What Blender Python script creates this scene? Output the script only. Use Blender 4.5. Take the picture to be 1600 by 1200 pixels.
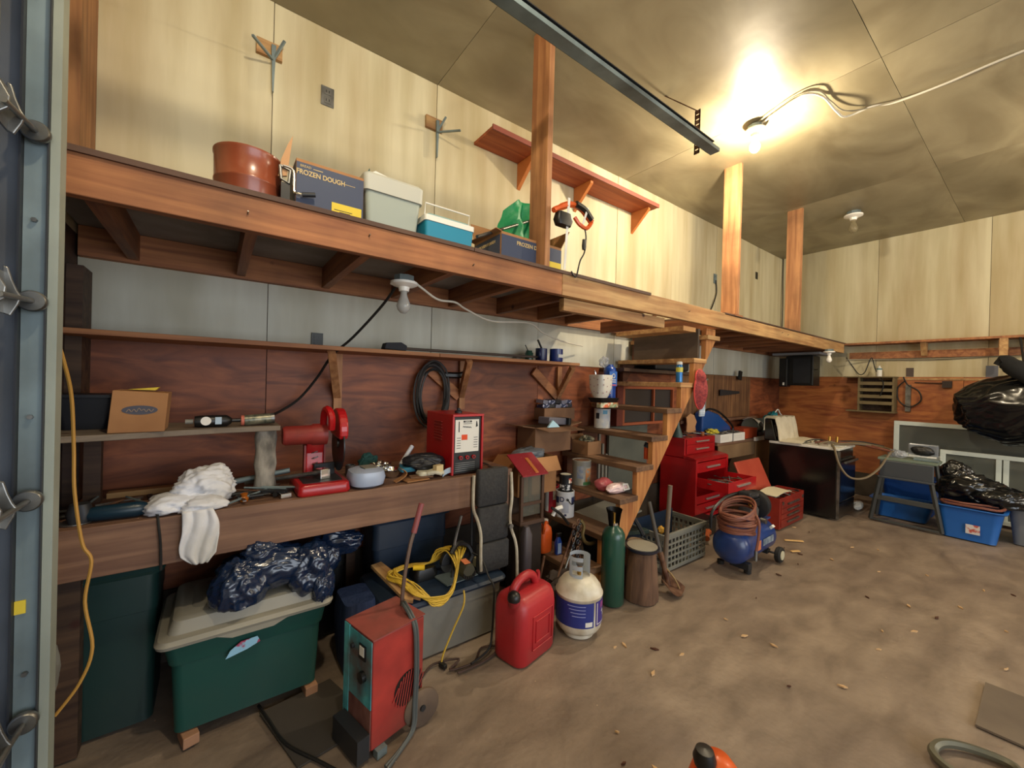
import bpy, bmesh, math, random
from mathutils import Vector, Matrix, Euler, noise as mnoise
C = bpy.context.scene.collection
SC = bpy.context.scene
for o in list(bpy.data.objects): bpy.data.objects.remove(o)
R = math.radians
# ------------------------------------------------------------------ camera
cd = bpy.data.cameras.new('camera'); cam = bpy.data.objects.new('camera', cd); C.objects.link(cam)
cd.sensor_width = 36; cd.lens = 625.65/1600*36; cd.clip_start = .02
YAW, PITCH, ROLL = .934, -.0038, .0256
fw = Vector((math.cos(YAW)*math.cos(PITCH), math.sin(YAW)*math.cos(PITCH), math.sin(PITCH)))
rt = fw.cross(Vector((0, 0, 1))).normalized(); up = rt.cross(fw)
r2 = rt*math.cos(ROLL)+up*math.sin(ROLL); u2 = -rt*math.sin(ROLL)+up*math.cos(ROLL)
mw = Matrix((r2, u2, -fw)).transposed().to_4x4(); mw.translation = Vector((0, 0, 1.4))
cam.matrix_world = mw; SC.camera = cam
# ------------------------------------------------------------------ world, lights, exposure
w = bpy.data.worlds.new('world'); SC.world = w; w.use_nodes = True
w.node_tree.nodes['Background'].inputs[0].default_value = (.55, .66, .85, 1)
w.node_tree.nodes['Background'].inputs[1].default_value = .6
def area(name, loc, target, sx, sy, power, col):
    l = bpy.data.lights.new(name, 'AREA'); l.shape = 'RECTANGLE'; l.size = sx; l.size_y = sy; l.energy = power; l.color = col
    o = bpy.data.objects.new(name, l); C.objects.link(o); o.location = loc
    o.rotation_euler = (Vector(target)-Vector(loc)).to_track_quat('-Z', 'Y').to_euler(); return o
# assumed daylight, added as an area light; wall behind the camera has no doorway
area('assumed_daylight', (1.6, -3.35, 1.5), (1.2, 2.5, 1.0), 3.6, 2.4, 120, (.80, .89, 1.0))
area('warm_fill_light', (5.6, -3.3, 1.7), (4.8, 2.5, .9), 1.8, 1.4, 45, (1, .93, .8))  # added warm fill from the unseen side; no window stands there
def bulb_light(name, loc, power, col=(1, .84, .60)):
    l = bpy.data.lights.new(name, 'POINT'); l.energy = power; l.color = col; l.shadow_soft_size = .045
    o = bpy.data.objects.new(name, l); C.objects.link(o); o.location = loc; return o
BULB = (3.30, 1.40, 3.2)
bulb_light('lit_bulb_lamp', BULB, 118)
bulb_light('assumed_bulb_lamp_near_door', (.35, .55, 3.15), 68)  # out-of-view bulb, assumed from the bright ceiling at upper left
bulb_light('assumed_bulb_lamp_far', (4.9, -.75, 3.15), 95)  # out-of-view bulb, assumed from the brightness at the right edge
vs = SC.view_settings; vs.view_transform = 'Standard'; vs.look = 'None'; vs.gamma = 1; vs.use_curve_mapping = False; vs.exposure = 0.0
# ------------------------------------------------------------------ materials
def lin(c):
    if isinstance(c, str): c = [int(c[i:i+2], 16)/255 for i in (1, 3, 5)]
    return tuple(x/12.92 if x <= .04045 else ((x+.055)/1.055)**2.4 for x in c)+(1,)
_m = {}
def mat(name, c1, c2=None, rough=.6, metal=0, sc=(6, 6, 6), det=5, bump=0, dist=0, lo=.35, hi=.65, dirt=None, dsc=1.5, damt=.5,
        rand=0, spots=None, spsc=4, spth=.06, alpha=1, emit=0, trans=0, bsc=None, coat=0, dst=None):
    if name in _m: return _m[name]
    m = bpy.data.materials.new(name); m.use_nodes = True; nt = m.node_tree; N = nt.nodes; L = nt.links
    b = N['Principled BSDF']; b.inputs['Roughness'].default_value = rough; b.inputs['Metallic'].default_value = metal
    b.inputs['Base Color'].default_value = lin(c1)
    if alpha < 1: b.inputs['Alpha'].default_value = alpha
    if trans: b.inputs['Transmission Weight'].default_value = trans
    if coat: b.inputs['Coat Weight'].default_value = coat; b.inputs['Coat Roughness'].default_value = .15
    if emit: b.inputs['Emission Color'].default_value = lin(c1); b.inputs['Emission Strength'].default_value = emit
    if c2 or dirt or bump or spots:
        tc = N.new('ShaderNodeTexCoord'); vec = tc.outputs['Object']
        if rand:
            oi = N.new('ShaderNodeObjectInfo'); mu = N.new('ShaderNodeVectorMath'); mu.operation = 'SCALE'
            cb = N.new('ShaderNodeCombineXYZ')
            for i in range(3): L.new(oi.outputs['Random'], cb.inputs[i])
            L.new(cb.outputs[0], mu.inputs[0]); mu.inputs['Scale'].default_value = 37
            ad = N.new('ShaderNodeVectorMath'); ad.operation = 'ADD'; L.new(vec, ad.inputs[0]); L.new(mu.outputs[0], ad.inputs[1]); vec = ad.outputs[0]
        mp = N.new('ShaderNodeMapping'); mp.inputs['Scale'].default_value = sc; L.new(vec, mp.inputs[0])
        nz = N.new('ShaderNodeTexNoise'); nz.inputs['Scale'].default_value = 1; nz.inputs['Detail'].default_value = det; nz.inputs['Distortion'].default_value = dist
        L.new(mp.outputs[0], nz.inputs['Vector'])
        out = None
        if c2:
            cr = N.new('ShaderNodeValToRGB'); cr.color_ramp.elements[0].position = lo; cr.color_ramp.elements[1].position = hi
            cr.color_ramp.elements[0].color = lin(c1); cr.color_ramp.elements[1].color = lin(c2)
            L.new(nz.outputs['Fac'], cr.inputs[0]); out = cr.outputs[0]
        if dirt:
            n2 = N.new('ShaderNodeTexNoise'); n2.inputs['Scale'].default_value = dsc; n2.inputs['Detail'].default_value = 6
            if dst:
                m2 = N.new('ShaderNodeMapping'); m2.inputs['Scale'].default_value = dst; L.new(vec, m2.inputs[0]); L.new(m2.outputs[0], n2.inputs['Vector'])
            else: L.new(vec, n2.inputs['Vector'])
            r2_ = N.new('ShaderNodeMapRange'); r2_.inputs[1].default_value = .42; r2_.inputs[2].default_value = .68; r2_.inputs[4].default_value = damt
            L.new(n2.outputs['Fac'], r2_.inputs[0])
            mx = N.new('ShaderNodeMixRGB'); L.new(r2_.outputs[0], mx.inputs[0])
            if out: L.new(out, mx.inputs[1])
            else: mx.inputs[1].default_value = lin(c1)
            mx.inputs[2].default_value = lin(dirt); out = mx.outputs[0]
        if spots:
            vo = N.new('ShaderNodeTexVoronoi'); vo.inputs['Scale'].default_value = spsc; L.new(vec, vo.inputs['Vector'])
            rr = N.new('ShaderNodeMapRange'); rr.inputs[1].default_value = spth; rr.inputs[2].default_value = spth*.4; L.new(vo.outputs['Distance'], rr.inputs[0])
            mx = N.new('ShaderNodeMixRGB'); L.new(rr.outputs[0], mx.inputs[0])
            if out: L.new(out, mx.inputs[1])
            else: mx.inputs[1].default_value = lin(c1)
            mx.inputs[2].default_value = lin(spots); out = mx.outputs[0]
        if out: L.new(out, b.inputs['Base Color'])
        if bump:
            bp = N.new('ShaderNodeBump'); bp.inputs['Strength'].default_value = min(1, bump); bp.inputs['Distance'].default_value = .01*max(1, bump)
            src = nz
            if bsc:
                src = N.new('ShaderNodeTexNoise'); src.inputs['Scale'].default_value = bsc; src.inputs['Detail'].default_value = 4; L.new(vec, src.inputs['Vector'])
            L.new(src.outputs['Fac'], bp.inputs['Height']); L.new(bp.outputs[0], b.inputs['Normal'])
    _m[name] = m; return m
def wood(name, a, b_, ax, rough=.65, dirt='#3a2114', damt=.55, sp='#3c1c0c'):
    s = [26, 26, 26]; s[ax] = 1.6
    return mat(name, a, b_, rough=rough, sc=s, det=6, dist=.6, bump=.15, dirt=dirt, dsc=2.2, damt=damt, rand=1, spots=sp, spsc=3.2, spth=.07)
WX = wood('pine_along_x', '#8b5535', '#b5794b', 0); WY = wood('pine_along_y', '#74452a', '#a36a40', 1); WZ = wood('pine_upright', '#96633f', '#bf8a5c', 2)
LX = wood('light_pine_along_x', '#a4764a', '#caa26c', 0, damt=.35)
GX = wood('bench_timber', '#6b4c3b', '#8d6a52', 0, damt=.5)
TY = wood('tread_timber', '#5c4230', '#85654a', 1, damt=.6)
SX = wood('stringer_timber', '#a26334', '#cf9154', 2, damt=.35)
DX = wood('dark_timber', '#352318', '#57402c', 0)
CED = wood('cedar_shelf', '#9c4a28', '#bb6437', 0, damt=.2)
PLY = mat('red_brown_plywood', '#63301d', '#a65f38', rough=.55, sc=(2.2, 2.2, 9), det=7, dist=2.2, bump=.08, lo=.3, hi=.72, dirt='#3d1d13', dsc=1.1, damt=.6, rand=1, spots='#32160d', spsc=3, spth=.05)
PLYD = mat('dark_wall_board', '#2b1a13', '#4a2f20', rough=.7, sc=(2, 2, 9), det=6, dist=1.5, rand=1)
PLY2 = mat('orange_fir_plywood', '#8c4826', '#c0783f', rough=.5, sc=(3, 2.0, 10), det=7, dist=2.0, bump=.08, lo=.3, hi=.7, dirt='#5a2a18', dsc=1.3, damt=.5, rand=1, spots='#4a2412', spsc=2.4, spth=.06)
CREAM = mat('cream_painted_panel', '#c5bb98', '#d3caaa', rough=.6, sc=(9, 9, .7), det=5, bump=.05, lo=.4, hi=.6, dirt='#9d8557', dsc=1.6, damt=.6, rand=1, dst=(2.2, 2.2, .28))
CREAM2 = mat('cream_panel_daylight_tint', '#bdbcae', '#c9c9bb', rough=.6, sc=(9, 9, .7), det=5, bump=.05, dirt='#9a937a', dsc=1.6, damt=.6, rand=1, dst=(2.2, 2.2, .5))  # cool daylight under the loft is put into this greyer cream
CEIL = mat('smoke_stained_ceiling_panel', '#857a60', '#aaa083', rough=.42, sc=(1.1, 2.2, 1), det=5, dist=1.2, lo=.3, hi=.7, bump=.6, bsc=1.6, dirt='#575039', dsc=.9, damt=.5, rand=1)
FLOOR = mat('dirty_concrete', '#6e5f51', '#9a8977', rough=.55, sc=(3.4, 7.0, 2), det=12, dist=.35, lo=.28, hi=.72, bump=.3, bsc=34, dirt='#5f5048', dsc=.8, damt=.6, spots='#cdb494', spsc=9, spth=.03)
WHITE = mat('white_plastic', '#e6e4dc', rough=.45); PORC = mat('white_porcelain', '#efede6', rough=.25)
BLK = mat('black_plastic', '#121212', rough=.4); RUB = mat('black_rubber', '#171615', rough=.75); DGR = mat('dark_grey_steel', '#34363a', rough=.5, metal=.5)
STEEL = mat('dull_steel', '#8d8d8a', '#5f5e5a', rough=.38, metal=.85, sc=(12, 12, 12)); GALV = mat('galvanised_steel', '#6f7f83', '#87979a', rough=.5, metal=.25, sc=(5, 5, 2), dirt='#3c3f3e', dsc=3, damt=.7)
CHROME = mat('bright_chrome', '#d9d9d6', rough=.15, metal=1); RUST = mat('rusty_steel', '#4a2b1c', '#7a5b46', rough=.7, metal=.4, sc=(20, 20, 20))
RED = mat('red_enamel', '#b3141a', rough=.35, dirt='#7c1016', dsc=3, damt=.5, coat=.3); REDD = mat('worn_red_paint', '#8e2a25', '#a8352d', rough=.5, sc=(9, 9, 9), dirt='#5d3027', dsc=4, damt=.8)
REDP = mat('red_can_plastic', '#b0262c', '#a11d26', rough=.42, sc=(3, 3, 3), bump=.05, dirt='#8f3a3c', dsc=5, damt=.5)
TEAL = mat('worn_turquoise_paint', '#58b4bb', '#3a8590', rough=.5, sc=(14, 14, 10), dirt='#5c3327', dsc=6, damt=1)
NAVY = mat('navy_plastic', '#1d2c40', rough=.4, dirt='#39424c', dsc=4, damt=.4); BLUE = mat('blue_tub_plastic', '#1f5fae', rough=.4)
GREEN = mat('dark_green_plastic', '#12463f', rough=.45, dirt='#33443d', dsc=3, damt=.4); GREY = mat('grey_plastic', '#7d7b72', rough=.5, dirt='#615c52', dsc=3, damt=.5)
GRYL = mat('warm_grey_plastic', '#918d80', rough=.5, dirt='#6f695d', dsc=3, damt=.5); KRAFT = mat('brown_cardboard', '#a97a4e', '#97693f', rough=.8, sc=(4, 4, 4), dirt='#7c5535', dsc=3, damt=.4)
KRAFTD = mat('dull_cardboard', '#7a5a41', '#6a4c36', rough=.85, sc=(4, 4, 4)); NVB = mat('navy_printed_card', '#39435c', rough=.6); YEL = mat('yellow_print', '#d9bf35', rough=.6)
BAG = mat('black_bin_liner', '#0d0f12', rough=.22, bump=.35, bsc=8, coat=.3); BAGB = mat('sky_tinted_bin_liner', '#14243e', rough=.20, bump=.4, bsc=10, coat=.4)  # the second liner's blue is sky reflection put into its colour
CLOTH = mat('white_cotton', '#d9dbe2', '#c9c6c0', rough=.85, sc=(5, 5, 5), bump=.3, bsc=30); CLOTHW = mat('cream_towel', '#cfc6b0', '#bcb199', rough=.9, sc=(6, 6, 6), bump=.3, bsc=40)
TERR = mat('copper_brown_plastic', '#8a452c', rough=.3, coat=.3); LBL = mat('white_label', '#dedcd4', rough=.5); INK = mat('black_print', '#1a1a1c', rough=.6)
BARK = mat('bark_wood', '#4a3427', '#7d5e48', rough=.9, sc=(14, 14, 2), det=7, dist=1, bump=.8, lo=.3, hi=.7); ENDG = mat('sawn_end_grain', '#7d6650', '#977d62', rough=.85, sc=(18, 18, 18))
YCORD = mat('yellow_cord', '#c9a637', rough=.5); OLDY = mat('dull_yellow_lead', '#a67c35', rough=.6); WCORD = mat('white_cable', '#c9c4b6', rough=.5); BCORD = mat('black_cable', '#1a1918', rough=.55); BRHOSE = mat('brown_hose', '#7c4a3a', rough=.5)
ORG = mat('orange_plastic', '#d2571c', rough=.4, coat=.2); GCYL = mat('green_cylinder_paint', '#1a4a3c', rough=.32, dirt='#27483a', dsc=4, damt=.5, coat=.3)
BLUP = mat('blue_tank_paint', '#1c3b7a', rough=.35, dirt='#2a2f45', dsc=5, damt=.5, coat=.3); CLEAR = mat('clear_plastic', '#cfd6e0', rough=.2, trans=.75, alpha=.6)
GLASS = mat('window_glass', '#dfe8ea', rough=.05, trans=1); MILK = mat('translucent_blue_white_plastic', '#b9c8e2', rough=.3, trans=.25)
# ------------------------------------------------------------------ mesh helpers
def nb(): return bmesh.new()
def bx(bm, x0, x1, y0, y1, z0, z1):
    v = [bm.verts.new((x, y, z)) for z in (z0, z1) for x, y in ((x0, y0), (x1, y0), (x1, y1), (x0, y1))]
    for f in ((3, 2, 1, 0), (4, 5, 6, 7), (0, 1, 5, 4), (1, 2, 6, 5), (2, 3, 7, 6), (3, 0, 4, 7)): bm.faces.new([v[i] for i in f])
    return bm
def ob(bm, c, s, rot=(0, 0, 0)):
    k = len(bm.verts); bx(bm, -s[0]/2, s[0]/2, -s[1]/2, s[1]/2, -s[2]/2, s[2]/2); bm.verts.ensure_lookup_table()
    M = Euler(rot).to_matrix()
    for v in bm.verts[k:]: v.co = M @ v.co+Vector(c)
    return bm
def bar(bm, p, q, w, t, up=(0, 0, 1)):
    """a board from p to q, w wide across, t thick along up"""
    p, q = Vector(p), Vector(q); d = (q-p); x = d.normalized(); u = Vector(up); y = u.cross(x).normalized(); z = x.cross(y)
    vs_ = [bm.verts.new(e+y*a*w/2+z*b*t/2) for e in (p, q) for a, b in ((-1, -1), (1, -1), (1, 1), (-1, 1))]
    for f in ((3, 2, 1, 0), (4, 5, 6, 7), (0, 1, 5, 4), (1, 2, 6, 5), (2, 3, 7, 6), (3, 0, 4, 7)): bm.faces.new([vs_[i] for i in f])
    return bm
def rings(bm, rs, cap0=True, cap1=True, close=False):
    V = [[bm.verts.new(p) for p in r] for r in rs]; n = len(V[0])
    for a in range(len(V)-(0 if close else 1)):
        A, B = V[a], V[(a+1) % len(V)]
        for i in range(n): bm.faces.new((A[i], A[(i+1) % n], B[(i+1) % n], B[i]))
    if not close:
        if cap0: bm.faces.new(V[0][::-1])
        if cap1: bm.faces.new(V[-1])
    return bm
def frame(d):
    d = Vector(d).normalized(); a = Vector((0, 0, 1)) if abs(d.z) < .9 else Vector((1, 0, 0))
    x = a.cross(d).normalized(); return x, d.cross(x)
def cy(bm, p, q, r0, r1=None, n=14, caps=True):
    p, q = Vector(p), Vector(q); r1 = r0 if r1 is None else r1; x, y = frame(q-p)
    return rings(bm, [[c+(x*math.cos(t)+y*math.sin(t))*r for t in [2*math.pi*i/n for i in range(n)]] for c, r in ((p, r0), (q, r1))], caps, caps)
def spline(pts, k=6, closed=False):
    P = [Vector(p) for p in pts]; n = len(P); out = []
    rng = range(n) if closed else range(n-1)
    for i in rng:
        if closed: a, b, c, d = P[i-1], P[i], P[(i+1) % n], P[(i+2) % n]
        else: a, b, c, d = P[max(i-1, 0)], P[i], P[i+1], P[min(i+2, n-1)]
        for j in range(k):
            t = j/k; out.append(.5*((2*b)+(-a+c)*t+(2*a-5*b+4*c-d)*t*t+(-a+3*b-3*c+d)*t**3))
    if not closed: out.append(P[-1])
    return out
def tb(bm, pts, r, n=7, k=6, smooth=True, closed=False):
    P = spline(pts, k, closed) if smooth else [Vector(p) for p in pts]
    rs = []; N_ = len(P); px = None
    for i, p in enumerate(P):
        d = (P[(i+1) % N_]-P[i-1]) if closed else (P[min(i+1, N_-1)]-P[max(i-1, 0)])
        if d.length < 1e-7: d = Vector((0, 0, 1))
        d.normalize()
        if px is None: x, y = frame(d)
        else:
            x = px-d*px.dot(d); x = x.normalized() if x.length > 1e-5 else frame(d)[0]; y = d.cross(x)
        px = x; rr = r[min(i*len(r)//N_, len(r)-1)] if isinstance(r, (list, tuple)) else r
        rs.append([p+(x*math.cos(t)+y*math.sin(t))*rr for t in [2*math.pi*j/n for j in range(n)]])
    return rings(bm, rs, close=closed)
def lathe(bm, prof, c=(0, 0, 0), n=28, ax='z'):
    c = Vector(c); rs = []
    for r, z in prof:
        ring = []
        for i in range(n):
            t = 2*math.pi*i/n; a, b = max(r, 1e-4)*math.cos(t), max(r, 1e-4)*math.sin(t)
            ring.append(c+(Vector((a, b, z)) if ax == 'z' else Vector((z, a, b)) if ax == 'x' else Vector((b, z, a))))
        rs.append(ring)
    return rings(bm, rs)
def rrect(w, d, r, n=5):
    r = min(r, w/2-1e-4, d/2-1e-4); out = []
    for cx, cy_, a0 in ((w/2-r, d/2-r, 0), (-w/2+r, d/2-r, 90), (-w/2+r, -d/2+r, 180), (w/2-r, -d/2+r, 270)):
        for i in range(n+1):
            t = R(a0+90*i/n); out.append((cx+r*math.cos(t), cy_+r*math.sin(t)))
    return out
def stack(bm, lv, n=5, c=(0, 0, 0)):
    """rounded-rectangle sections (w, d, r, z[, ox, oy])"""
    return rings(bm, [[Vector((x+(l[4] if len(l) > 4 else 0)+c[0], y+(l[5] if len(l) > 5 else 0)+c[1], l[3]+c[2])) for x, y in rrect(l[0], l[1], l[2], n)] for l in lv])
def prism(bm, poly, ax, a, b):
    def P(u, v, w_): return {'x': (w_, u, v), 'y': (u, w_, v), 'z': (u, v, w_)}[ax]
    A = [bm.verts.new(P(u, v, a)) for u, v in poly]; B = [bm.verts.new(P(u, v, b)) for u, v in poly]; n = len(poly)
    bm.faces.new(A); bm.faces.new(B[::-1])
    for i in range(n): bm.faces.new((A[i], B[i], B[(i+1) % n], A[(i+1) % n]))
    return bm
def grid(bm, nx, ny, f, th=.004):
    V = [[bm.verts.new(f(i/nx, j/ny)) for i in range(nx+1)] for j in range(ny+1)]
    fs = [bm.faces.new((V[j][i], V[j][i+1], V[j+1][i+1], V[j+1][i])) for j in range(ny) for i in range(nx)]
    if th: bmesh.ops.recalc_face_normals(bm, faces=fs); bmesh.ops.solidify(bm, geom=fs, thickness=th)
    return bm
def ridge(p, f, seed):
    q = Vector(p)*f+Vector((seed*7.3, seed*3.1, seed*5.7)); return 1-abs(mnoise.noise(q))*2
def crumple(bm, c, s, amp=.25, f=3.0, seed=1, sub=5, flat=None, rot=0, hf=1.0, crease=0):
    k = len(bm.verts); bmesh.ops.create_icosphere(bm, subdivisions=sub, radius=1); bm.verts.ensure_lookup_table()
    for v in bm.verts[k:]:
        d = v.co.normalized()
        h = 1+amp*(mnoise.noise(d*f*.6+Vector((seed, 0, 0)))*1.2+(ridge(d, f, seed)-.5)*.7+(ridge(d, f*2.3, seed+3)-.5)*.35*hf+(ridge(d, f*5, seed+9)-.5)*.13*hf)
        if crease: h += crease*abs(math.sin((d.y*1.0+d.z*1.6+.6*mnoise.noise(d*1.7))*7+seed))
        p = Vector((d.x*s[0]*h, d.y*s[1]*h, d.z*s[2]*h))
        if rot: p.rotate(Euler((0, 0, rot)))
        p += Vector(c)
        if flat is not None and p.z < flat: p.z = flat+(p.z-flat)*.04
        v.co = p
    return bm
def put(name, bm, m, parent=None, smooth=False, bevel=0, kind=None, label=None, ang=40):
    bmesh.ops.recalc_face_normals(bm, faces=bm.faces)
    if parent is not None:
        base = Vector(parent.get('_o', (0, 0, 0)))
        for v in bm.verts: v.co -= base
    me = bpy.data.meshes.new(name); bm.to_mesh(me); bm.free()
    if smooth:
        for p in me.polygons: p.use_smooth = True
        me.set_sharp_from_angle(angle=R(ang))
    me.materials.append(m)
    o = bpy.data.objects.new(name, me); C.objects.link(o)
    if parent is not None: o.parent = parent; o['_o'] = parent.get('_o', (0, 0, 0))
    if bevel:
        md = o.modifiers.new('bevel', 'BEVEL'); md.width = bevel; md.segments = 2; md.limit_method = 'ANGLE'
    if kind: o['kind'] = kind
    if label: o['label'] = label
    return o
def thing(name, label, cat, loc, group=None):
    """an Empty at the thing's base; its parts are written in world metres"""
    o = bpy.data.objects.new(name, None); C.objects.link(o); o.location = loc; o.empty_display_size = .1
    o['label'] = label; o['category'] = cat; o['_o'] = tuple(loc)
    if group: o['group'] = group
    return o
def solo(name, bm, m, label, cat, group=None, **k):
    """a thing that is one mesh; origin moved to the middle of its base"""
    bm.verts.ensure_lookup_table(); xs = [v.co for v in bm.verts]
    c = Vector(((min(v.x for v in xs)+max(v.x for v in xs))/2, (min(v.y for v in xs)+max(v.y for v in xs))/2, min(v.z for v in xs)))
    for v in bm.verts: v.co -= c
    o = put(name, bm, m, **k); o.location = c; o['_o'] = tuple(c); o['label'] = label; o['category'] = cat
    if group: o['group'] = group
    return o
def turn(o, a):
    o.rotation_euler = (0, 0, a)
def text(s, size, loc, rot, m, parent, ext=.0006, name='lettering', bold=False, sx=1):
    cu = bpy.data.curves.new('t', 'FONT'); cu.body = s; cu.size = size; cu.extrude = ext; cu.align_x = 'CENTER'; cu.align_y = 'CENTER'
    if bold: cu.offset = size*.02
    t = bpy.data.objects.new('t', cu); C.objects.link(t); bpy.context.view_layer.update()
    me = bpy.data.meshes.new_from_object(t.evaluated_get(bpy.context.evaluated_depsgraph_get())); bpy.data.objects.remove(t)
    M = Euler(rot).to_matrix().to_4x4(); base = Vector(parent.get('_o', (0, 0, 0)))
    M.translation = Vector(loc)-base; me.transform(M @ Matrix.Diagonal((sx, 1, 1, 1))); me.materials.clear(); me.materials.append(m); me.name = name
    o = bpy.data.objects.new(name, me); C.objects.link(o); o.parent = parent; return o
def arc(c, r, a0, a1, n, ax='z', sy=1):
    out = []
    for i in range(n+1):
        t = R(a0+(a1-a0)*i/n); a, b = r*math.cos(t), r*sy*math.sin(t)
        out.append(Vector(c)+(Vector((a, b, 0)) if ax == 'z' else Vector((a, 0, b)) if ax == 'y' else Vector((0, a, b))))
    return out
rnd = random.Random(5)
# ================================================================== the setting
YB, XL, XR, ZC, YF = 2.56, -.5, 7.1, 3.45, -3.6
def struct(name, bm, m, **k): return put(name, bm, m, kind='structure', **k)
fl = struct('floor', grid(nb(), 150, 110, lambda u, v: (XL-.1+(XR-XL+.2)*u, YF-.1+(YB-YF+.2)*v, .008*mnoise.noise(Vector((u*9, v*7, 0)))*1.0-.004*max(0, mnoise.noise(Vector((u*21, v*17, 3))))-.006), 0), FLOOR, smooth=True)
# flaked patch of concrete with a broken edge, and the chips on the floor
def chip(x, y, s, m, a):
    return put('floor_chip', prism(nb(), [(x+s*math.cos(a)*1.6, y+s*math.sin(a)*1.6), (x-s*math.sin(a)*.5, y+s*math.cos(a)*.5), (x-s*math.cos(a), y-s*math.sin(a)), (x+s*math.sin(a)*.4, y-s*math.cos(a)*.5)], 'z', -.003, .004), m, fl)
CHIP = mat('pale_wood_chip', '#c9a67a', rough=.8); CHD = mat('dark_scrap', '#4d2c1c', rough=.8)
for i in range(46):
    chip(1.2+rnd.random()*3.6, .1+rnd.random()*1.5, .006+rnd.random()*.012, CHIP if rnd.random() < .65 else CHD, rnd.random()*6.3)
ce = struct('ceiling', bx(nb(), XL-.1, XR+.1, YF-.1, YB+.1, ZC+.02, ZC+.12), mat('ceiling_void', '#5a4c35', rough=.9))
cxs = [XL, 1.19, 3.22, 5.18, XR]; cys = [YB, .66, -1.25, -3.15, YF]
for i in range(4):
    for j in range(4):
        x0, x1, y1, y0 = cxs[i]+.0015, cxs[i+1]-.0015, cys[j]-.0015, cys[j+1]+.0015
        sag = .02+.015*((i*3+j*5) % 3)
        def f(u, v, x0=x0, x1=x1, y0=y0, y1=y1, s=sag, i=i, j=j):
            a = math.sin(math.pi*u)*math.sin(math.pi*v)
            return (x0+(x1-x0)*u, y0+(y1-y0)*v, ZC-.002-s*a*.5-.012*abs(mnoise.noise(Vector((u*3+i, v*3+j, 0))))*(.3+a))
        put('ceiling_panel', grid(nb(), 16, 14, f, .012), CEIL, ce, smooth=True, ang=30)
wb = struct('wall_back', bx(nb(), XL-.1, XR+.1, YB+.012, YB+.12, 0, ZC+.02), DX)
px = [XL, .22, 1.19, 2.15, 3.12, 4.08, 5.05, 6.01, XR]
for i in range(8):
    put('wall_panel', bx(nb(), px[i]+.002, px[i+1]-.002, YB-.0+.002*(i % 2), YB+.013, 1.915, ZC), CREAM, wb)
    put('wall_panel', bx(nb(), px[i]+.002, px[i+1]-.002, YB+.002*(i % 2), YB+.013, 1.565, 1.912), CREAM2, wb)
for a, b in ((XL, .22), (.22, 2.15), (2.15, 4.08), (4.08, 6.01), (6.01, XR)):
    put('plywood_panel', bx(nb(), a+.002, b-.002, YB-.012, YB+.013, .35, 1.56), PLY, wb)
put('curb', bx(nb(), XL, XR, YB-.02, YB+.013, 0, .348), mat('dark_concrete_curb', '#3a322b', '#4a4138', rough=.9), wb)
wr = struct('wall_right', bx(nb(), XR+.012, XR+.12, YF-.1, YB+.1, 0, ZC+.02), DX)
fy = [YB, 1.42, .45, -.52, -1.49, -2.46, YF]
for i in range(6):
    put('wall_panel', bx(nb(), XR-.001*(i % 2), XR+.013, fy[i+1]+.002, fy[i]-.002, 1.6, ZC), CREAM, wr)
for a, b in ((YB, .63), (.63, -1.3), (-1.3, YF)):
    put('plywood_panel', bx(nb(), XR-.014, XR+.013, b+.002, a-.002, .3, 1.597), PLY2, wr)
put('curb', bx(nb(), XR-.03, XR+.013, YF, YB, 0, .298), mat('dark_concrete_curb', '#3a322b', rough=.9), wr)
put('casing_strip', bx(nb(), XR-.024, XR-.012, -.1, 1.38, 1.56, 1.585), LX, wr)
# the front wall that carries the overhead door
wl = struct('wall_left', bx(nb(), XL-.12, XL-.012, 1.3, YB+.1, 0, ZC+.02), DX)
put('plywood_panel', bx(nb(), XL-.012, XL, 1.32, 2.1, 0, 2.0), PLYD, wl); put('plywood_panel', bx(nb(), XL-.012, XL, 2.104, YB, 0, 2.0), PLYD, wl)
put('plywood_panel', bx(nb(), XL-.012, XL, 1.32, YB, 2.004, ZC), CREAM, wl)
put('stud', bx(nb(), XL+.001, XL+.05, 2.40, 2.55, 0, 1.84), DX, wl); put('stud', bx(nb(), XL+.001, XL+.045, 1.96, 2.1, 0, .85), DX, wl)
put('stud', bx(nb(), XL+.001, XL+.05, 2.30, 2.555, 2.06, ZC-.03), wood('corner_post_wood', '#7f5330', '#9d6f44', 2), wl)
put('header', bx(nb(), XL-.12, XL-.012, YF, 1.3, 2.95, ZC+.02), DX, wl)
wf = struct('wall_front', bx(nb(), XL-.1, XR+.1, YF-.12, YF, 0, ZC+.02), CREAM)
# overhead door: closed sections across the opening, and its steel track
dr = struct('door_1', bx(nb(), -.405, -.38, YF+.01, 1.19, .0, 2.95), WHITE)
CRM = mat('cream_door_skin', '#b3aa8b', '#c4bb9b', rough=.5, sc=(3, 3, 3)); DSH = mat('grey_door_stile', '#55585c', rough=.5, dirt='#3a3733', dsc=5, damt=.6)
for i, (z0, z1) in enumerate(((.02, .51), (.52, 1.01), (1.02, 1.56), (1.57, 2.24), (2.25, 2.93))):
    sec = put('door_section', bx(nb(), -.379, -.345, YF+.01, 1.12, z0, z1), CRM, dr, bevel=.006)
    put('end_stile', bx(nb(), -.379, -.338, 1.122, 1.19, z0, z1), DSH, sec)
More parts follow.
